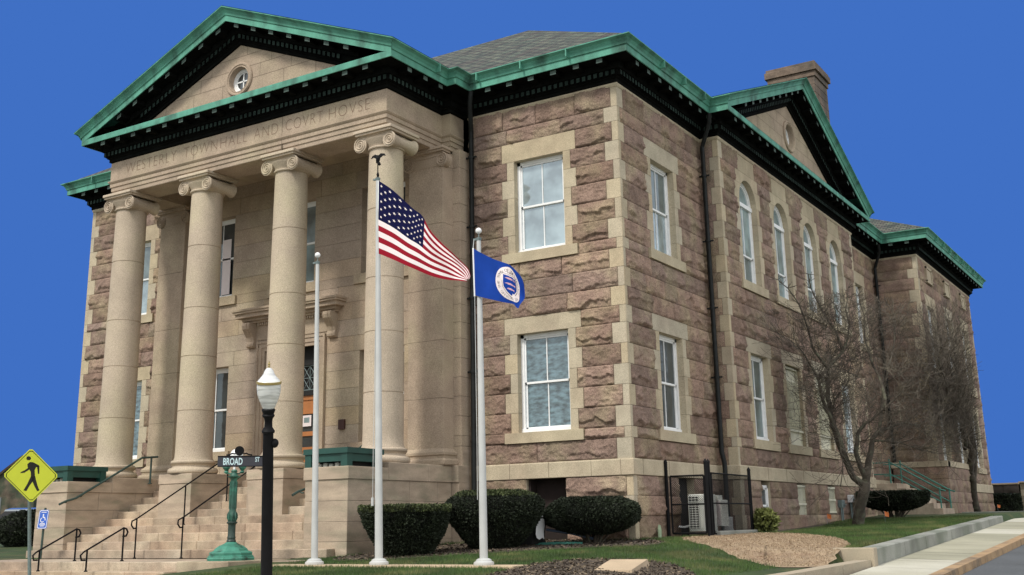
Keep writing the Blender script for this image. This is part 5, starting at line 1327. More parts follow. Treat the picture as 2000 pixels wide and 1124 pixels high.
# ------------------------------------------------------------------ handrails
def rail(name, label, pts_rail, posts, m_, r=.024, group=None, rp=None, rr_=None):
    t = empty(name, posts[0][0], label, 'handrail', group)
    mb = MB(); mb.tube(pts_rail, r, 8); part(mb, 'rail', m_, t, smooth=True)
    for b, h in posts: mb = MB(); mb.tube([b, (b[0], b[1], b[2]+h)], rp or r, 8); mb.lathe(b, [(r*2, 0), (r*2, .02), (r, .03)], 10); part(mb, 'post', m_, t, smooth=True)
    return t
def stepz(y): return .04-.19*max(0, math.ceil((-.95-y)/.382-1e-6))
for x, lb in ((-10.72, 'long black upper handrail on the left of the middle stair walk'), (-9.13, 'long black upper handrail next to the bronze lamp standard')):
    y0, zt0 = -4.98, -1.12; y1 = -2.05; z1 = .50
    curl = [(x, y0-.02, zt0-.23), (x, y0-.10, zt0-.24), (x, y0-.17, zt0-.16), (x, y0-.16, zt0-.07), (x, y0, zt0)]
    rail('stair_handrail', lb, curl+[(x, y1, z1), (x, y1+.3, z1+.02)], [((x, -5.0, -2.05), .92), ((x, -3.55, stepz(-3.55)), -.33-stepz(-3.55)), ((x, -2.15, stepz(-2.15)), .46-stepz(-2.15))], M_black, r=.019, group='upper stair handrails')
for x, lb in ((-10.93, 'low black handrail at the stair foot nearest the yellow sign'), (-9.32, 'low black handrail at the stair foot, nearer the bronze lamp')):
    yt = -6.5
    rail('lower_handrail', lb, [(x, yt-.02, -1.53), (x, yt+.07, -1.52), (x, yt+.11, -1.44), (x, yt+.07, -1.37), (x, yt, -1.345), (x, -7.5, -1.83), (x, -7.58, -1.90), (x, -7.55, -2.0), (x, -7.46, -2.0)],
         [((x, yt, -2.055), .70), ((x, -7.42, -2.24), .44)], M_black, r=.020, group='lower stair handrails')
for x, sg, lb in ((-13.98, 1, 'dull green pipe handrail fixed to the inner face of the left cheek wall'), (-5.96, -1, 'dull green pipe handrail on the inner face of the right cheek wall')):
    t = rail('cheek_handrail', lb, [(x, -4.78, -.72), (x, -4.6, -.64), (x, -4.3, -.56), (x, -2.24, .555), (x, -1.7, .60)], [((x, -1.92, -.15), .74)], M_raild, r=.03, rp=.028)
    for y, z in ((-4.55, -.62), (-4.1, -.46)): mb = MB(); mb.tube([(x, y, z-.02), (x-sg*.05, y, z-.05), (x-sg*.115, y, z-.05)], .016, 6); part(mb, 'bracket', M_raild, t)
# ------------------------------------------------------------------ planters
for xa, lb in ((-5.89, 'dark green wooden planter box on the right cheek wall of the stairs'), (-15.35, 'dark green wooden planter box on the left cheek wall of the stairs')):
    xb_ = xa+1.28; ya, yb = -4.55, -3.28; zb = -.13
    t = empty('planter_box', ((xa+xb_)/2, (ya+yb)/2, zb), lb, 'planter', 'green planter boxes on the cheek walls')
    mb = MB(); mb.box(xa+.05, xb_-.05, ya+.05, yb-.05, zb+.11, zb+.30); part(mb, 'box', M_green, t)
    mb = MB(); mb.box(xa, xb_, ya, yb, zb+.28, zb+.40); part(mb, 'rim', M_green, t)
    for x in (xa+.03, xb_-.21):
        for y in (ya+.03, yb-.21): mb = MB(); mb.box(x, x+.18, y, y+.18, zb+.001, zb+.28); part(mb, 'leg', M_green, t)
    mb = MB(); mb.box(xa+.22, xb_-.22, ya+.30, yb-.05, zb+.001, zb+.108); part(mb, 'base', M_darkw, t)  # added dark box, its black stands for the shade under the planter
    mb = MB(); mb.box(xa+.08, xb_-.08, ya+.08, yb-.08, zb+.395, zb+.402) ; part(mb, 'soil', M_mulch, t)
    mb = MB()
    for q in range(4): mb.bevbox(xa+.3+q*.17, xa+.42+q*.17, ya+.12, ya+.28, zb+.002, zb+.07+.02*(q % 2), .02)
    part(mb, 'support_block', M_curb, t, tint=True)
# ------------------------------------------------------------------ rear stairs with green railings
t = empty('rear_stairs', (1.6, 21.2, -1.3), 'short flight of pale stone side steps in the recess behind the bare tree', 'stairs')
mb = MB()
for k in range(6):
    z = -.17-.19*k; x = .95+.31*k; mb.bevbox(0.05 if k == 0 else x-.31, x, 20.35, 22.35, -1.6, z, .012, 0, (1, 1, 1))
part(mb, 'step', M_st2, t, tint=True)
for y, lb in ((20.5, 'green pipe railing on the near side of the rear steps'), (22.2, 'green pipe railing on the far side of the rear steps')):
    zt = .62; pts = [(.70, y, zt), (2.45, y, zt-1.07), (2.62, y, zt-1.12)]
    rt_ = empty('pipe_railing', (.7, y, -.17), lb, 'railing', 'green railings of the rear steps')
    mb = MB(); mb.tube([(.05, y, zt-.02), (.70, y, zt-.02)], .024, 8); mb.tube(pts, .03, 8); part(mb, 'top_rail', M_railg, rt_)
    mb = MB(); mb.tube([(.05, y, zt-.45), (.70, y, zt-.45), (2.45, y, zt-1.52)], .024, 8); part(mb, 'middle_rail', M_railg, rt_)
    for x, zb, h in ((.70, -.2, .88), (2.42, -1.3, .87)): mb = MB(); mb.tube([(x, y, zb), (x, y, zb+h)], .028, 8); mb.sphere((x, y, zb+h+.02), .04, 8); part(mb, 'post', M_railg, rt_)
# ------------------------------------------------------------------ fenced air conditioner
t = empty('chain_link_enclosure', (.9, 3.2, -1.8), 'black chain link fence with a gate round the air conditioner at the building corner', 'fence')
A_, B_, C_ = (.08, 1.62), (1.06, 1.72), (.98, 4.78)
gz = -1.80
for q, h in ((A_, 1.74), (B_, 1.72), ((1.02, 1.98), 1.72), (C_, 1.62)):
    mb = MB(); mb.tube([(q[0], q[1], gz), (q[0], q[1], gz+h)], .042, 10); mb.lathe((q[0], q[1], gz+h), [(.05, 0), (.05, .02), (.02, .07), (.003, .09)], 10); part(mb, 'post', M_black, t, smooth=True)
def panel(P, Q, z0, z1, nm, inset=.1):
    P, Q = Vector((*P, 0)), Vector((*Q, 0)); d = (Q-P).normalized(); Ln = (Q-P).length; mb = MB()
    at = lambda s, z: tuple(P+d*s+Vector((0, 0, z)))
    a, b = inset, Ln-inset*.6
    mb.tube([at(a, z0), at(b, z0)], .022, 6); mb.tube([at(a, z1), at(b, z1)], .022, 6); mb.tube([at(a, z0), at(a, z1)], .022, 6); mb.tube([at(b, z0), at(b, z1)], .022, 6); mb.tube([at(a, (z0+z1)/2), at(b, (z0+z1)/2)], .020, 6)
    part(mb, nm, M_black, t); mb = MB(); H = z1-z0; W_ = b-a; s = -H
    while s < W_:
        for sg in (1, -1):
            s0, s1 = max(s, 0), min(s+H, W_)
            if s1 > s0:
                za, zb = z0+(s0-s), z0+(s1-s)
                if sg < 0: za, zb = z0+z1-za, z0+z1-zb
                mb.tube([at(a+s0, za), at(a+s1, zb)], .0040, 3, cap=False)
        s += .052
    part(mb, 'chain_mesh', M_black, t, normals=False)
panel(A_, B_, gz+.10, gz+1.42, 'gate'); panel((1.04, 1.98), C_, gz+.08, gz+1.48, 'fence_panel')
t = empty('air_conditioner', (.75, 2.6, -1.66), 'white outdoor air conditioning unit behind the black chain link fence', 'air conditioner')
mb = MB(); mb.bevbox(.38, .78, 2.15, 2.95, -1.66, -.80, .02); part(mb, 'case', M_acm, t)
mb = MB()
for zc in (-.95,): 
    pass
mb.box(.41, .66, 2.135, 2.148, -1.60, -1.04); mb.box(.41, .66, 2.135, 2.148, -.98, -.84); part(mb, 'fan_opening', M_darkw, t)
mb = MB()
for i in range(14):
    z = -1.59+i*.056
    if not -1.05 < z < -.99: mb.box(.405, .665, 2.118, 2.134, z, z+.018)
for i in range(4): mb.box(.40+i*.085, .412+i*.085, 2.110, 2.125, -1.61, -.83)
part(mb, 'grille', M_acm, t)
mb = MB(); mb.tube([(.40, 2.3, -1.52), (.25, 2.15, -1.56), (.12, 2.1, -1.55)], .025, 8); part(mb, 'pipe', M_white, t)
t = empty('electrical_cabinet', (.75, 3.3, -1.6), 'white metal electrical cabinet beside the air conditioner', 'cabinet')
mb = MB(); mb.bevbox(.62, .86, 3.05, 3.50, -1.55, -.93, .015); part(mb, 'case', M_acm, t); mb = MB(); mb.box(.64, .84, 3.035, 3.049, -1.52, -.96); part(mb, 'door', M_fwh, t); mb = MB(); mb.box(.58, .8, 3.0, 3.3, -.94, -.82); part(mb, 'cover', M_acm, t); mb = MB(); mb.box(.68, .72, 3.06, 3.1, -1.8, -1.55); mb.box(.68, .72, 3.44, 3.48, -1.8, -1.55); part(mb, 'stand', M_alud, t)
mb = MB(); mb.bevbox(.85, 1.15, 2.2, 4.7, -2.0, -1.66, .02); tag(mb.build('equipment_kerb', M_curb, tint=True), 'short grey stone kerb under the chain link fence', 'kerb')
mb = MB(); mb.lathe((.24, 5.02, -1.85), [(.13, 0), (.13, .22), (.12, .24), (.12, .5), (.10, .52)], 12); tag(mb.build('drain_boot', M_alu, smooth=True), 'pale pipe boot at the foot of the side downpipe', 'pipe')
# ------------------------------------------------------------------ small things by the walls
mb = MB()
vb = [(2.36, -6.45, -2.35), (3.02, -6.36, -2.35), (2.70, -5.0, -2.2), (2.02, -5.1, -2.2), (2.34, -6.42, -2.185), (3.0, -6.34, -2.185), (2.68, -5.05, -2.06), (2.0, -5.14, -2.06)]
mb.add(vb, [(0, 3, 2, 1), (4, 5, 6, 7), (0, 1, 5, 4), (1, 2, 6, 5), (2, 3, 7, 6), (3, 0, 4, 7)])
tag(mb.build('stone_marker', M_cap), 'flat pale stone marker slab lying in the mulch of the foreground bed', 'stone marker')
t = empty('wheeled_bin', (-1.62, -1.75, -1.9), 'dark wheeled bin half hidden between shrubs with a white bag over its lid', 'bin')
mb = MB(); mb.prism([(-1.80, -1.85), (-1.50, -1.85), (-1.40, -1.32), (-1.86, -1.32)], lambda a, b, d: (a, d, b), -2.05, -1.55); part(mb, 'body', M_tyre, t)
mb = MB(); mb.bevbox(-1.89, -1.37, -2.08, -1.50, -1.32, -1.27, .02); part(mb, 'lid', M_tyre, t)
for x in (-1.80, -1.5): mb = MB(); mb.tube([(x-.03, -1.58, -1.84), (x+.03, -1.58, -1.84)], .09, 14); part(mb, 'wheel', M_tyre, t)
mb = MB(); n = 14
prof = [(-1.78, -1.262), (-1.68, -1.21), (-1.55, -1.235), (-1.42, -1.26), (-1.36, -1.33), (-1.355, -1.45), (-1.35, -1.62), (-1.345, -1.74)]
v = []
for i, (x, z) in enumerate(prof):
    for j in range(6): v.append((x+random.uniform(-.012, .012), -2.10+.1*j*(1-.4*(i/8))+random.uniform(-.01, .01), z+.02*math.sin(i*2+j*1.7)))
mb.add(v, [(i*6+j, i*6+j+1, (i+1)*6+j+1, (i+1)*6+j) for i in range(7) for j in range(5)])
o = mb.build('plastic_bag', M_white, smooth='all', normals=False); tag(o, 'crumpled white plastic bag draped over the dark bin', 'bag')
mb = MB(); mb.tube([(-1.45, -1.5, -1.55), (-.9, -1.35, -1.64), (-.45, -1.2, -1.76)], .028, 8); tag(mb.build('blue_pipe', mat('dull_blue_plastic', (.09, .13, .21, 1), .5, .1)), 'dull blue pipe leaning low behind the shrubs by the wall', 'pipe')
mb = MB(); mb.tube([(-1.6, -1.75, -1.86), (-1.0, -1.7, -1.84), (-.5, -1.6, -1.85)], .035, 8); tag(mb.build('green_hose', M_railg), 'green hose lying on the ground behind the shrubs', 'hose')
for k, (x, y, lb) in enumerate(((.95, 11.3, 'small orange utility flag in the grass left of the tree'), (2.6, 11.6, 'small orange utility flag in the grass right of the tree'), (2.3, 33.0, 'small orange utility flag far off before the dark hedge'))):
    z = G(x, y); t = empty('utility_flag', (x, y, z), lb, 'marker flag')
    mb = MB(); mb.tube([(x, y, z-.05), (x, y, z+.34)], .006, 4); part(mb, 'wire', M_alud, t)
    mb = MB(); mb.add([(x, y, z+.34), (x+.12, y+.04, z+.30), (x+.11, y+.06, z+.17), (x, y, z+.20)], [(0, 1, 2, 3)]); part(mb, 'flag', M_orange, t, normals=False)
x, y = 1.05, 1.0
mb = MB(); mb.prism([(-.05, 0), (.05, 0), (.06, .2), (.02, .32), (-.03, .34), (-.06, .2)], lambda a, b, d: (.12+d, .98+a, -1.80+b*.9), 0, .04); tag(mb.build('pale_stake', mat('pale_green_plastic', (.35, .45, .30, 1), .5, .2)), 'pale green stub standing against the wall near the building corner', 'stake')
for k, (y, z, lb) in enumerate(((15.1, -.80, 'white meter box on the basement wall right of the tree trunk'), (13.95, -.98, 'grey gas meter with pipes on the wall behind the tree trunk'))):
    t = empty('wall_meter', (.66, y, z-.2), lb, 'meter')
    mb = MB(); mb.bevbox(.57, .74, y-.14, y+.14, z-.1, z+.14, .02); part(mb, 'box', M_white if k == 0 else M_alud, t)
    mb = MB(); mb.tube([(.66, y-.08, z-.1), (.66, y-.08, z-.65)], .025, 6); mb.tube([(.66, y+.08, z-.1), (.66, y+.08, z-.65)], .025, 6); part(mb, 'pipe', M_alud, t)
    mb = MB(); mb.lathe((.75, y, z-.02), [(.07, 0), (.07, .03)], 12); part(mb, 'dial', M_alud, t)
# ------------------------------------------------------------------ shrubs
def shrub(name, c, label, rfun, h, n, topmat=True, leaf=.05, stems=0, group=None, cat='shrub', lz=0.0, mats=None, elong=(1, 1)):
    """rfun(t) radius at height fraction t; clipped outline built of leaf tufts"""
    t = empty(name, c, label, cat, group); cx, cy, cz = c
    core = MB(); k = 28; prof = []
    vs = []
    for i in range(13):
        tt = i/12; r = max(.02, rfun(tt)-.10)
        for j in range(k):
            a = 2*math.pi*j/k; w_ = 1+.05*math.sin(3*a+c[0]*5)+.04*math.sin(7*a+i); vs.append((cx+r*w_*math.cos(a)*elong[0], cy+r*w_*math.sin(a)*elong[1], cz+lz+tt*(h-.08)))
    core.add(vs, [(i*k+j, i*k+(j+1) % k, (i+1)*k+(j+1) % k, (i+1)*k+j) for i in range(12) for j in range(k)]+[tuple(range(12*k, 13*k))])
    part(core, 'dark_core', M_core, t)  # solid near-black core, the shade between the leaves is in its colour
    mb = MB(); rs = random.Random(int(c[0]*1000))
    for i in range(n):
        if rs.random() < .36:
            tt = 1.0; r = rfun(1.0)*math.sqrt(rs.random()); a = rs.uniform(0, 6.283)
        else:
            tt = rs.random()**.85; a = rs.uniform(0, 6.283); r = rfun(tt)-.10*rs.random()**1.5
        w_ = 1+.05*math.sin(3*a+c[0]*5)+.04*math.sin(9*a+tt*5)
        if tt == 1.0: zt = h*(1-.10*(r/rfun(1.0))**3)-.05*rs.random()
        else: zt = tt*h
        lump = .05*mnoise.noise(Vector((math.cos(a)*3+cx, math.sin(a)*3, zt*4)))
        p = Vector((cx+(r+lump)*w_*math.cos(a)*elong[0], cy+(r+lump)*w_*math.sin(a)*elong[1], cz+lz+zt+lump*.6))
        out = Vector((math.cos(a), math.sin(a), .15 if tt < 1 else 1.4)).normalized()
        d = (out+Vector((rs.gauss(0, .55), rs.gauss(0, .55), rs.gauss(.15, .5)))).normalized(); s_ = d.cross(Vector((rs.gauss(0, 1), rs.gauss(0, 1), rs.gauss(0, 1)))).normalized()
        L_ = leaf*rs.uniform(.7, 1.5); W_ = L_*.28
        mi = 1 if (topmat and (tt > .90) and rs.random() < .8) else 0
        mb.add([tuple(p-s_*W_), tuple(p+d*L_*.5-s_*W_*1.1), tuple(p+d*L_), tuple(p+d*L_*.5+s_*W_*1.1), tuple(p+s_*W_)], [(0, 1, 2, 3, 4)], mi)
    part(mb, 'foliage', mats or [M_yew, M_yewt], t, normals=False)
    if stems:
        mb = MB()
        for i in range(stems):
            a = rs.uniform(0, 6.283); r1_ = rfun(.6)*rs.uniform(.3, .85); mb.tube([(cx+.12*math.cos(a), cy+.12*math.sin(a), cz-.03), (cx+r1_*.6*math.cos(a), cy+r1_*.6*math.sin(a), cz+(lz+h*.35)*.8), (cx+r1_*math.cos(a)*elong[0], cy+r1_*math.sin(a)*elong[1], cz+lz+h*.45)], [.022, .015, .008], 5)
        part(mb, 'stems', M_bark, t)
    return t
vase = lambda r0, r1, p: (lambda t: r0+(r1-r0)*(1-(1-t)**p))
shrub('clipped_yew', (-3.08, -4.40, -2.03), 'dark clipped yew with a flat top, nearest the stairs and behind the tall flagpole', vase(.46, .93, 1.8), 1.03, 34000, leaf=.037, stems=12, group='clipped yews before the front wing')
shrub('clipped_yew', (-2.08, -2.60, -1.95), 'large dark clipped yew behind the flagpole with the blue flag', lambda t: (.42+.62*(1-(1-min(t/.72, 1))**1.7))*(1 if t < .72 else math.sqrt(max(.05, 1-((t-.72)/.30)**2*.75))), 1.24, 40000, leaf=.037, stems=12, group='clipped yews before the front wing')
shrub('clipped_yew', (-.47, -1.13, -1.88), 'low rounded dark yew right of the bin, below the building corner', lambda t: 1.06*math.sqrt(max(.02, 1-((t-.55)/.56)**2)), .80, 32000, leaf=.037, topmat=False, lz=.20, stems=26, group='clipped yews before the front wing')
shrub('spreading_yew', (1.95, 15.6, -1.50), 'wide low dark shrub with bare lower stems beyond the bare tree', lambda t: 1.16*math.sqrt(max(.03, 1-((t-.75)/.78)**2)), .62, 16000, leaf=.05, topmat=False, lz=.30, stems=34)
shrub('young_shrub', (1.25, 5.0, -1.80), 'small pale yellow green leafy bush beside the chain link fence', lambda t: .29*math.sqrt(max(.05, 1-((t-.5)/.55)**2)), .58, 1500, leaf=.085, lz=.02, stems=10, mats=[M_gleaf, M_gleaf])
shrub('boundary_hedge', (1.75, 36.8, -1.25), 'black looking square clipped hedge at the far right before the terrace wall', lambda t: 1.0, .86, 12000, leaf=.06, topmat=False, mats=[M_yew, M_yew], cat='hedge')
shrub('rounded_bush', (-22.0, 0.3, -1.95), 'dark rounded bush at the far left in front of the silver car', lambda t: 1.25*math.sqrt(max(.03, 1-((t-.5)/.53)**2)), 1.25, 16000, leaf=.06, topmat=False)
# ------------------------------------------------------------------ bare trees
HR = Vector((RT[0], RT[1], 0)).normalized(); HF = Vector((-HR.y, HR.x, 0))
CAMV = Vector(CAM)
def clearwall(p):
    xm = .82 if p.y < 23.2 else 2.05
    return p+(CAMV-p)*((xm-p.x)/(CAMV.x-p.x)) if p.x < xm else p
def grow(mb, p, d, L_, r, depth, rs, up=.12, bias=None, keep=None):
    pts = [p]; n = 4; rad = [r]
    for i in range(n):
        d = (d+Vector((rs.gauss(0, .17), rs.gauss(0, .17), rs.gauss(up, .15)))+(bias if bias else Vector((0, 0, 0)))).normalized(); p = clearwall(p+d*(L_/n)); pts.append(p); rad.append(max(.0045, r*(1-(i+1)/n*.55)))
        if keep and not keep(p): break
    mb.tube(pts, rad, 3 if r < .02 else 5, cap=False)
    if depth > 0:
        for k in range(rs.choice((3, 3, 4))):
            i = rs.randrange(1, len(pts)); q = pts[i]
            if keep and not keep(q): continue
            e = (d*.75+Vector((rs.gauss(0, .65), rs.gauss(0, .65), rs.gauss(.10, .5)))).normalized()
            grow(mb, q, e, L_*rs.uniform(.5, .78), max(.0045, rad[i]*.6), depth-1, rs, up, bias, keep)
t = empty('bare_tree', (2.1, 10.5, -1.64), 'small bare tree with a forked mossy trunk on the side lawn', 'tree')
tb = Vector((2.1, 10.5, -1.66)); sc1 = 66.0
def TP(u, v, d=0): 
    h = (1033-v)/sc1/.965; return clearwall(tb+HR*((u-1678)/sc1*(1+h*.008)+h*.012)+Vector((0, 0, h*(1+h*.006)))+HF*(d-.5*min(1, h)))
limbs = [([(1678, 1040), (1679, 1010), (1681, 985), (1688, 952)], .18, .15, [0, 0, 0, 0]),
 ([(1686, 960), (1666, 945), (1657, 926), (1644, 882), (1627, 839), (1613, 808), (1605, 769), (1590, 745), (1568, 712)], .11, .018, [0, 0, -.1, -.2, -.3, -.4, -.5, -.6, -.7]),
 ([(1605, 772), (1627, 752), (1661, 721), (1650, 690), (1634, 668), (1618, 640), (1605, 610), (1600, 585)], .055, .012, [-.5, -.4, -.3, -.4, -.5, -.6, -.6, -.7]),
 ([(1655, 725), (1672, 700), (1682, 670), (1680, 640), (1690, 600)], .04, .010, [-.3, -.2, 0, .1, .2]),
 ([(1627, 752), (1600, 715), (1590, 680), (1576, 640), (1556, 612), (1538, 598)], .045, .010, [-.4, -.5, -.7, -.8, -.9, -1.0]),
 ([(1662, 935), (1646, 880), (1638, 830), (1637, 800), (1640, 752), (1648, 722)], .10, .05, [0, .2, .3, .4, .4, .3]),
 ([(1690, 950), (1672, 900), (1675, 868), (1690, 850), (1705, 839), (1722, 826), (1750, 800), (1775, 770)], .085, .012, [0, -.1, -.3, -.4, -.6, -.7, -.9, -1.1]),
 ([(1688, 955), (1701, 917), (1716, 876), (1744, 858), (1772, 848), (1800, 843), (1830, 846)], .12, .013, [0, .2, .4, .7, .9, 1.1, 1.3]),
 ([(1716, 880), (1740, 880), (1765, 884), (1800, 897), (1818, 893)], .03, .008, [.4, .3, .2, .2, .1]),
 ([(1722, 830), (1727, 786), (1720, 743), (1714, 699), (1718, 650), (1712, 610)], .06, .010, [-.7, -.4, 0, .2, .3, .4]),
 ([(1731, 868), (1748, 800), (1770, 740), (1790, 690), (1800, 640)], .06, .010, [.5, .7, .9, 1.1, 1.3]),
 ([(1690, 765), (1665, 755), (1645, 765)], .02, .008, [0, 0, .2]),
 ([(1648, 870), (1640, 900), (1642, 925), (1634, 962)], .018, .012, [-.2, -.3, -.3, -.3]),
 ([(1627, 839), (1605, 815), (1595, 800)], .02, .006, [-.3, -.5, -.6]),
 ([(1650, 885), (1640, 850), (1655, 800), (1690, 765), (1700, 730)], .04, .012, [.2, .5, .7, .9, 1.0])]
def keep1(p):
    D = p-CAMV; z = D.dot(Vector(FW)); u = 1000+FPX*D.dot(Vector(RT))/z; v = 459.8-FPX*D.dot(Vector(UP))/z
    return v > 572+abs(u-1650)*.15 and 1470 < u < 1860
rs = random.Random(5); trunk = MB(); tw = MB()
for pts, ra, rb, ds in limbs:
    P3 = [TP(u, v, d) for (u, v), d in zip(pts, ds)]; n = len(P3)
    # subdivide and jitter
    Q = [P3[0]]
    for a, b in zip(P3[:-1], P3[1:]):
        Q += [a.lerp(b, .5)+Vector((rs.gauss(0, .02), rs.gauss(0, .02), rs.gauss(0, .012))), b]
    trunk.tube(Q, [lerp(ra, rb, (i/(len(Q)-1))**.8) for i in range(len(Q))], 10 if ra > .05 else 6)
    if ra < .19:
        for i in range(2, len(Q)):
            for k in range(2 if ra > .1 and i < 6 else 4):
                d = (Q[i]-Q[i-1]).normalized()
                if Q[i].z < tb.z+1.6: continue
                e = (d*.5+HR*rs.gauss(0.12, .95)+HF*rs.gauss(-.2, .5)+Vector((0, 0, rs.gauss(.12, .42)))).normalized()
                grow(tw, Q[i], e, rs.uniform(.55, 1.25), .0095, 2, rs, up=.05, keep=keep1)
part(trunk, 'trunk', M_bark, t, smooth='all', normals=False); part(tw, 'twigs', M_twig, t, normals=False)
t = empty('leaning_tree', (2.13, 30.0, -1.24), 'dark bare tree with a dense twiggy crown at the far corner of the building', 'tree')
b2 = Vector((2.1, 29.0, -1.26)); sc2 = 44.0
def TQ(u, v, d=0):
    h = (1000-v)/sc2/.965; a = (u-1918)/sc2
    return b2+Vector((.12*abs(a)+.05*min(1, h/2)+abs(d)*.35, a/.60-.5*min(1, h/1.5), h*(1-.028*abs(a)/.6)))
def keep2(p):
    D = p-CAMV; q = Vector(FW); z = D.dot(q); u = 1000+FPX*D.dot(Vector(RT))/z; v = 459.8-FPX*D.dot(Vector(UP))/z
    return u < 1922-(1000-v)*.088 and v > 590+max(0, 1850-u)*.25
limbs = [([(1918, 1004), (1912, 960), (1900, 925)], .20, .14), ([(1902, 930), (1888, 890), (1880, 850), (1868, 800), (1850, 750), (1840, 700)], .15, .03), ([(1906, 935), (1908, 890), (1905, 850), (1895, 790), (1885, 730), (1878, 680)], .14, .03),
         ([(1886, 885), (1860, 860), (1830, 835), (1800, 815), (1770, 800)], .09, .02), ([(1872, 810), (1840, 780), (1810, 740), (1790, 700), (1775, 660)], .07, .02), ([(1912, 960), (1916, 900), (1910, 850), (1908, 800)], .10, .03),
         ([(1830, 835), (1800, 800), (1765, 760), (1745, 720), (1730, 690)], .06, .015), ([(1880, 850), (1850, 840), (1820, 860), (1790, 870)], .05, .015)]
rs = random.Random(9); trunk = MB(); tw = MB()
for pts, ra, rb in limbs:
    P3 = [TQ(u, v, rs.uniform(-.8, .8) if ra < .2 and i > 0 else 0) for i, (u, v) in enumerate(pts)]
    Q = [P3[0]]
    for a, b in zip(P3[:-1], P3[1:]): Q += [a.lerp(b, .5)+Vector((rs.gauss(0, .05), rs.gauss(0, .05), 0)), b]
    trunk.tube(Q, [lerp(ra, rb, i/(len(Q)-1)) for i in range(len(Q))], 8)
    if ra < .17:
        for i in range(1, len(Q)):
            for k in range(6 if i < 5 else 8):
                e = (Vector((.15, -.6, 0))+Vector((rs.gauss(0, .5), rs.gauss(0, 1.1), rs.gauss(.2, .5)))).normalized()
                grow(tw, Q[i], e, rs.uniform(1.1, 2.3), .011, 2, rs, keep=keep2)
part(trunk, 'trunk', M_bark, t, smooth='all', normals=False); part(tw, 'twigs', M_twig, t, normals=False)
# ------------------------------------------------------------------ beds, chips and grass blades
def bed_sheet(name, poly, mt, label, dz=.02, step=.25):
    # triangulated fan grid following the ground
    mb = MB(); cx = sum(p[0] for p in poly)/len(poly); cy = sum(p[1] for p in poly)/len(poly); K = 18; n = len(poly)
    v = [(cx, cy, G(cx, cy)+dz+.02)]
    for k in range(1, K+1):
        for x, y in poly:
            X, Y = cx+(x-cx)*k/K, cy+(y-cy)*k/K; v.append((X, Y, G(X, Y)+dz*(1.6-k/K)))
    f = [(0, 1+i, 1+(i+1) % n) for i in range(n)]+[(1+k*n+i, 1+k*n+(i+1) % n, 1+(k+1)*n+(i+1) % n, 1+(k+1)*n+i) for k in range(K-1) for i in range(n)]
    mb.add(v, f); o = mb.build(name, mt, normals=True, smooth='all'); tag(o, label, 'planting bed', kind='stuff'); return o
def inpoly(x, y, poly):
    c = False; n = len(poly); j = n-1
    for i in range(n):
        xi, yi = poly[i]; xj, yj = poly[j]
        if (yi > y) != (yj > y) and x < (xj-xi)*(y-yi)/(yj-yi)+xi: c = not c
        j = i
    return c
def smoothpoly(pts, it=3, jit=.06):
    for _ in range(it):
        q = []
        for a, b in zip(pts, pts[1:]+pts[:1]): q += [(a[0]*.75+b[0]*.25, a[1]*.75+b[1]*.25), (a[0]*.25+b[0]*.75, a[1]*.25+b[1]*.75)]
        pts = q
    r_ = random.Random(3); return [(x+r_.uniform(-jit, jit), y+r_.uniform(-jit, jit)) for x, y in pts]
mulch_front = smoothpoly([(1.0, -5.7), (1.6, -4.6), (2.6, -4.1), (3.6, -5.2), (4.7, -7.2), (4.9, -9.3), (1.6, -9.3), (1.2, -7.4)])
chips = smoothpoly([(.8, .3), (1.9, -.9), (3.4, -2.3), (4.3, -3.3), (5.0, -2.9), (4.95, -.9), (4.3, 1.9), (2.6, 4.0), (1.1, 4.6), (.9, 2.0)])
mulch_wall = smoothpoly([(-4.6, -5.4), (-3.3, -5.9), (-1.9, -4.4), (-.4, -2.9), (1.2, -1.9), (1.1, -.1), (-4.5, 0)], jit=.03)
mulch_side = smoothpoly([(.56, 4.8), (1.6, 4.9), (1.4, 6.4), (.9, 12.5), (.6, 13)], jit=.03)
bed_sheet('mulch_bed', mulch_front, M_mulch, 'dark mulch bed in the foreground'); bed_sheet('wood_chip_bed', chips, M_chips, 'tan wood chip bed beside the end block'); bed_sheet('wall_mulch_bed', mulch_wall, M_mulch, 'dark bare soil under the yews'); bed_sheet('side_mulch_bed', mulch_side, M_mulch, 'dark bare soil along the pavilion wall')
beds = [mulch_front, chips, mulch_wall, mulch_side]
def chunks(name, poly, n, mats, label, smin, smax, seed):
    rs = random.Random(seed); xs = [p[0] for p in poly]; ys = [p[1] for p in poly]; mb = MB(); k = 0
    while k < n:
        x, y = rs.uniform(min(xs), max(xs)), rs.uniform(min(ys), max(ys))
        if not inpoly(x, y, poly): continue
        k += 1; a = rs.uniform(0, 6.283); l_ = rs.uniform(smin, smax); w_ = l_*rs.uniform(.2, .5); h_ = rs.uniform(.004, .02); z = G(x, y)+.022+rs.uniform(0, .012); ca, sa_ = math.cos(a), math.sin(a); tz = rs.uniform(-.35, .35)*l_
        mb.add([(x-ca*l_-sa_*w_, y-sa_*l_+ca*w_, z-tz), (x+ca*l_-sa_*w_, y+sa_*l_+ca*w_, z+tz), (x+ca*l_+sa_*w_, y+sa_*l_-ca*w_, z+tz+h_), (x-ca*l_+sa_*w_, y-sa_*l_-ca*w_, z-tz+h_)], [(0, 1, 2, 3)], rs.randrange(len(mats)))
    o = mb.build(name, mats, normals=False); tag(o, label, 'mulch', kind='stuff')
M_c1 = mat('chip_light', (.37, .285, .19, 1), .9, .2, 3); M_c2 = mat('chip_dark', (.29, .215, .14, 1), .9, .2, 3); M_m1 = mat('leaf_litter', (.17, .13, .085, 1), .9, .3, 3); M_m2 = mat('bark_bit', (.065, .050, .038, 1), .9, .3, 3)
chunks('wood_chip_mulch', chips, 16000, [M_c1, M_c2, M_chips], 'tan wood chips scattered over the bed by the end block', .004, .011, 1)
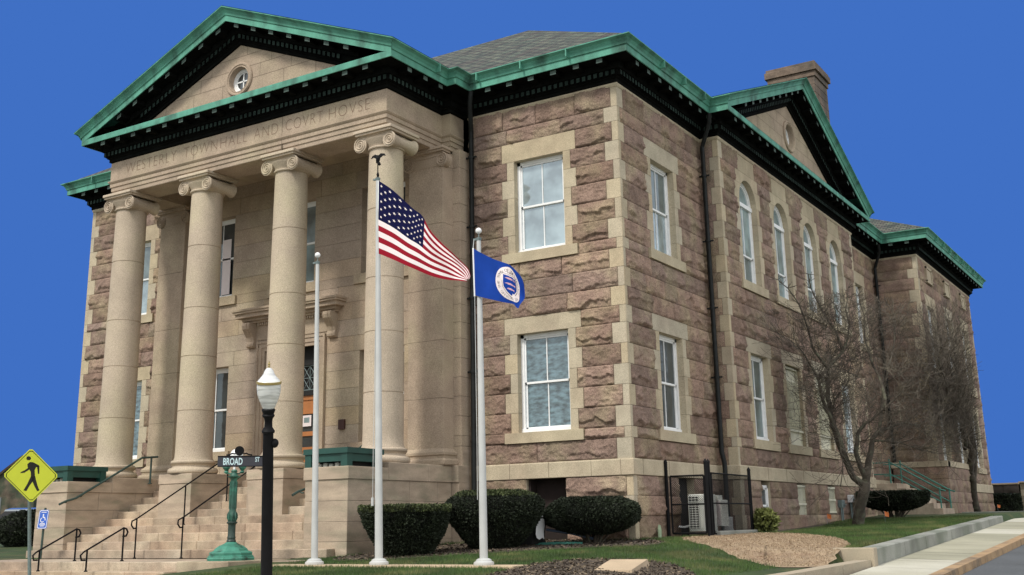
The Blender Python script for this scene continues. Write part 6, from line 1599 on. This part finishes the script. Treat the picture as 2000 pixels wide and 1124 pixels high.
chunks('mulch_litter', mulch_front, 6000, [M_m1, M_m2, M_m2, M_m2], 'bark mulch and leaf litter in the foreground bed', .008, .028, 2)
chunks('soil_litter', mulch_wall, 3500, [M_m1, M_m2, M_m2, M_m2], 'leaf litter on the bare soil under the yews', .012, .04, 3)
def blades(name, n, region, label, seed, hmin=.035, hmax=.08):
    rs = np.random.RandomState(seed); V = []; F = []; k = 0; x0, x1, y0, y1 = region
    pts = np.stack([rs.uniform(x0, x1, n), rs.uniform(y0, y1, n)], -1)
    for x, y in pts:
        if any(inpoly(x, y, b) for b in beds): continue
        if x > 5.12 or (y < .0 and x < -5.6) : continue
        if y < -1 and x > 4.8-.12*(-y): continue
        if -4.7 < x < 1.15 and -7.02 < y < -6.38: continue
        if x < PX+.05 and y > PY0 or (x < .05 and y > 0): continue
        z = G(x, y); a = rs.rand()*6.28; h = rs.uniform(hmin, hmax); w_ = .006; dx, dy = rs.normal(0, .015), rs.normal(0, .015)
        V += [(x-w_*math.cos(a), y-w_*math.sin(a), z-.01), (x+w_*math.cos(a), y+w_*math.sin(a), z-.01), (x+dx, y+dy, z+h)]; F.append((k, k+1, k+2)); k += 3
    me = bpy.data.meshes.new(name); me.vertices.add(len(V)); me.vertices.foreach_set('co', np.array(V, dtype=np.float32).ravel()); me.loops.add(k); me.loops.foreach_set('vertex_index', np.arange(k, dtype=np.int32))
    me.polygons.add(len(F)); me.polygons.foreach_set('loop_start', np.arange(0, k, 3, dtype=np.int32)); me.materials.append(M_blade); me.update(calc_edges=True)
    o = bpy.data.objects.new(name, me); link(o); tag(o, label, 'grass', kind='stuff')
blades('front_grass', 75000, (-4.6, 5.1, -9.3, .3), 'short lawn grass before the front wing', 1)
blades('side_grass', 65000, (.5, 5.1, -.9, 15), 'short lawn grass on the side lawn under the bare tree', 2)
# ------------------------------------------------------------------ far left: car and neighbouring house, far right: terrace wall
t = empty('parked_car', (-30.7, 5.6, -1.95), 'silver parked car at the far left edge, half hidden by the dark bush', 'car')
co = Vector((-30.7, 5.9, -1.95)); cf = Vector((.45, -.89, 0)).normalized(); cs2 = Vector((-cf.y, cf.x, 0))
def CP(a, b, h): q = co+cf*a+cs2*b+Vector((0, 0, h)); return (q.x, q.y, q.z)   # a: forwards, b: left
mb = MB(); body = [(-2.2, .35), (-2.25, .75), (-2.1, 1.0), (-1.2, 1.05), (.95, .98), (1.9, .88), (2.2, .72), (2.25, .45), (2.15, .25), (-2.1, .25)]
mb.prism(body, lambda a, b, d: CP(a, d*(.86 if b > .9 else .9), b), -1, 1); part(mb, 'body', M_silver, t)
mb = MB(); cab = [(-1.9, 1.0), (-1.35, 1.48), (-.2, 1.52), (.35, 1.45), (1.05, .98)]; mb.prism(cab, lambda a, b, d: CP(a, d*(.84 if b < 1.2 else .66), b), -1, 1); part(mb, 'cabin_glass', M_darkw, t)
mb = MB(); mb.prism([(-1.4, 1.46), (-1.3, 1.53), (-.2, 1.57), (.32, 1.50), (.4, 1.43), (-.2, 1.50)], lambda a, b, d: CP(a, d*.69, b), -1, 1); part(mb, 'roof_panel', M_silver, t)
for a in (-1.4, 1.4):
    for b in (-.82, .82):
        mb = MB(); mb.tube([CP(a, b-.1, .33), CP(a, b+.1, .33)], .33, 20); w_ = part(mb, 'wheel', M_tyre, t); mb = MB(); mb.tube([CP(a, b-.11, .33), CP(a, b+.11, .33)], .2, 14); part(mb, 'rim', M_alu, w_)
for b in (-.62, .62): mb = MB(); mb.tube([CP(2.12, b, .68), CP(2.22, b, .67)], .13, 12); part(mb, 'headlight', M_white, t)
mb = MB(); mb.prism([(2.23, .42), (2.27, .42), (2.27, .60), (2.23, .60)], lambda a, b, d: CP(a, d*.4, b), -1, 1); part(mb, 'front_grille', M_tyre, t)
t = empty('neighbouring_house', (-43.5, 15.5, -2.0), 'low mottled stone house gable at the far left behind the yellow sign', 'house')
ho = Vector((-44.1, 14.4, -2.2)); hr, hf = HR, HF
def HP(a, h, d): q = ho+hr*a+Vector((0, 0, h))+hf*d; return (q.x, q.y, q.z)
mb = MB(); mb.prism([(-3.6, 0), (1.15, 0), (1.15, 4.0), (0.35, 4.80), (-3.6, 1.62)], HP, 0, 2.2); part(mb, 'wall', M_stoneB, t)
mb = MB(); mb.prism([(-3.7, 1.53), (.35, 4.78), (.35, 4.92), (-3.8, 1.62)], HP, -.1, 2.3); mb.prism([(1.2, 3.93), (1.25, 4.02), (.35, 4.92), (.35, 4.78)], HP, -.1, 2.3); part(mb, 'roof', mat('brown_roof', (.05, .035, .025, 1), .9, .3, 4), t)
mb = MB(); mb.prism([(-3.5, 1.15), (1.14, 1.15), (1.14, 1.30), (-3.5, 1.30)], HP, -.08, .02); part(mb, 'stone_band', M_cap, t)
mb = MB(); mb.prism([(-1.6, 1.5), (-.6, 1.5), (-.6, 2.7), (-1.6, 2.7)], HP, -.02, .02); part(mb, 'window', G_dark, t)
W10 = Wall((0, 42), (1, 0), (0, -1), -6, 2.0)
t = empty('terrace_wall', (-2, 43, -1.3), 'low dark stone terrace wall beyond the far corner of the building', 'wall')
masonry(W10, [.20, -.25, -.30, -.8, -1.6], [], res=.12, seed=91, blk=(.8, 1.4)); W10.emit(t, name='rough_face', rockmat=mat('dark_terrace_stone', (.07, .055, .045, 1), .95, .3, 2, tint=True, fine=.3))
mb = MB(); mb.box(-6, 1.98, 42.05, 45, -1.6, .19); part(mb, 'core', M_stoneB, t); mb = MB(); mb.bevbox(-6.1, 2.05, 41.9, 45, .19, .27, .02); part(mb, 'coping', MATS['tan_coping'], t)
t = empty('stone_gate_pier', (2.6, 42.6, -1.3), 'pale stone pier at the far right edge beside the dark terrace wall', 'pier')
mb = MB()
for k in range(5):
    z = -1.4+k*.33; sh = (1, .5, .55, 1, .6)[k]; mb.bevbox(2.05, 4.2, 42.1, 43.4, z, z+.32, .02, 0, (sh, sh, sh))
part(mb, 'shaft', M_dress, t, tint=True); mb = MB(); mb.bevbox(2.0, 4.3, 42.0, 43.5, .25, .33, .02); part(mb, 'cap', M_dress, t, tint=True)
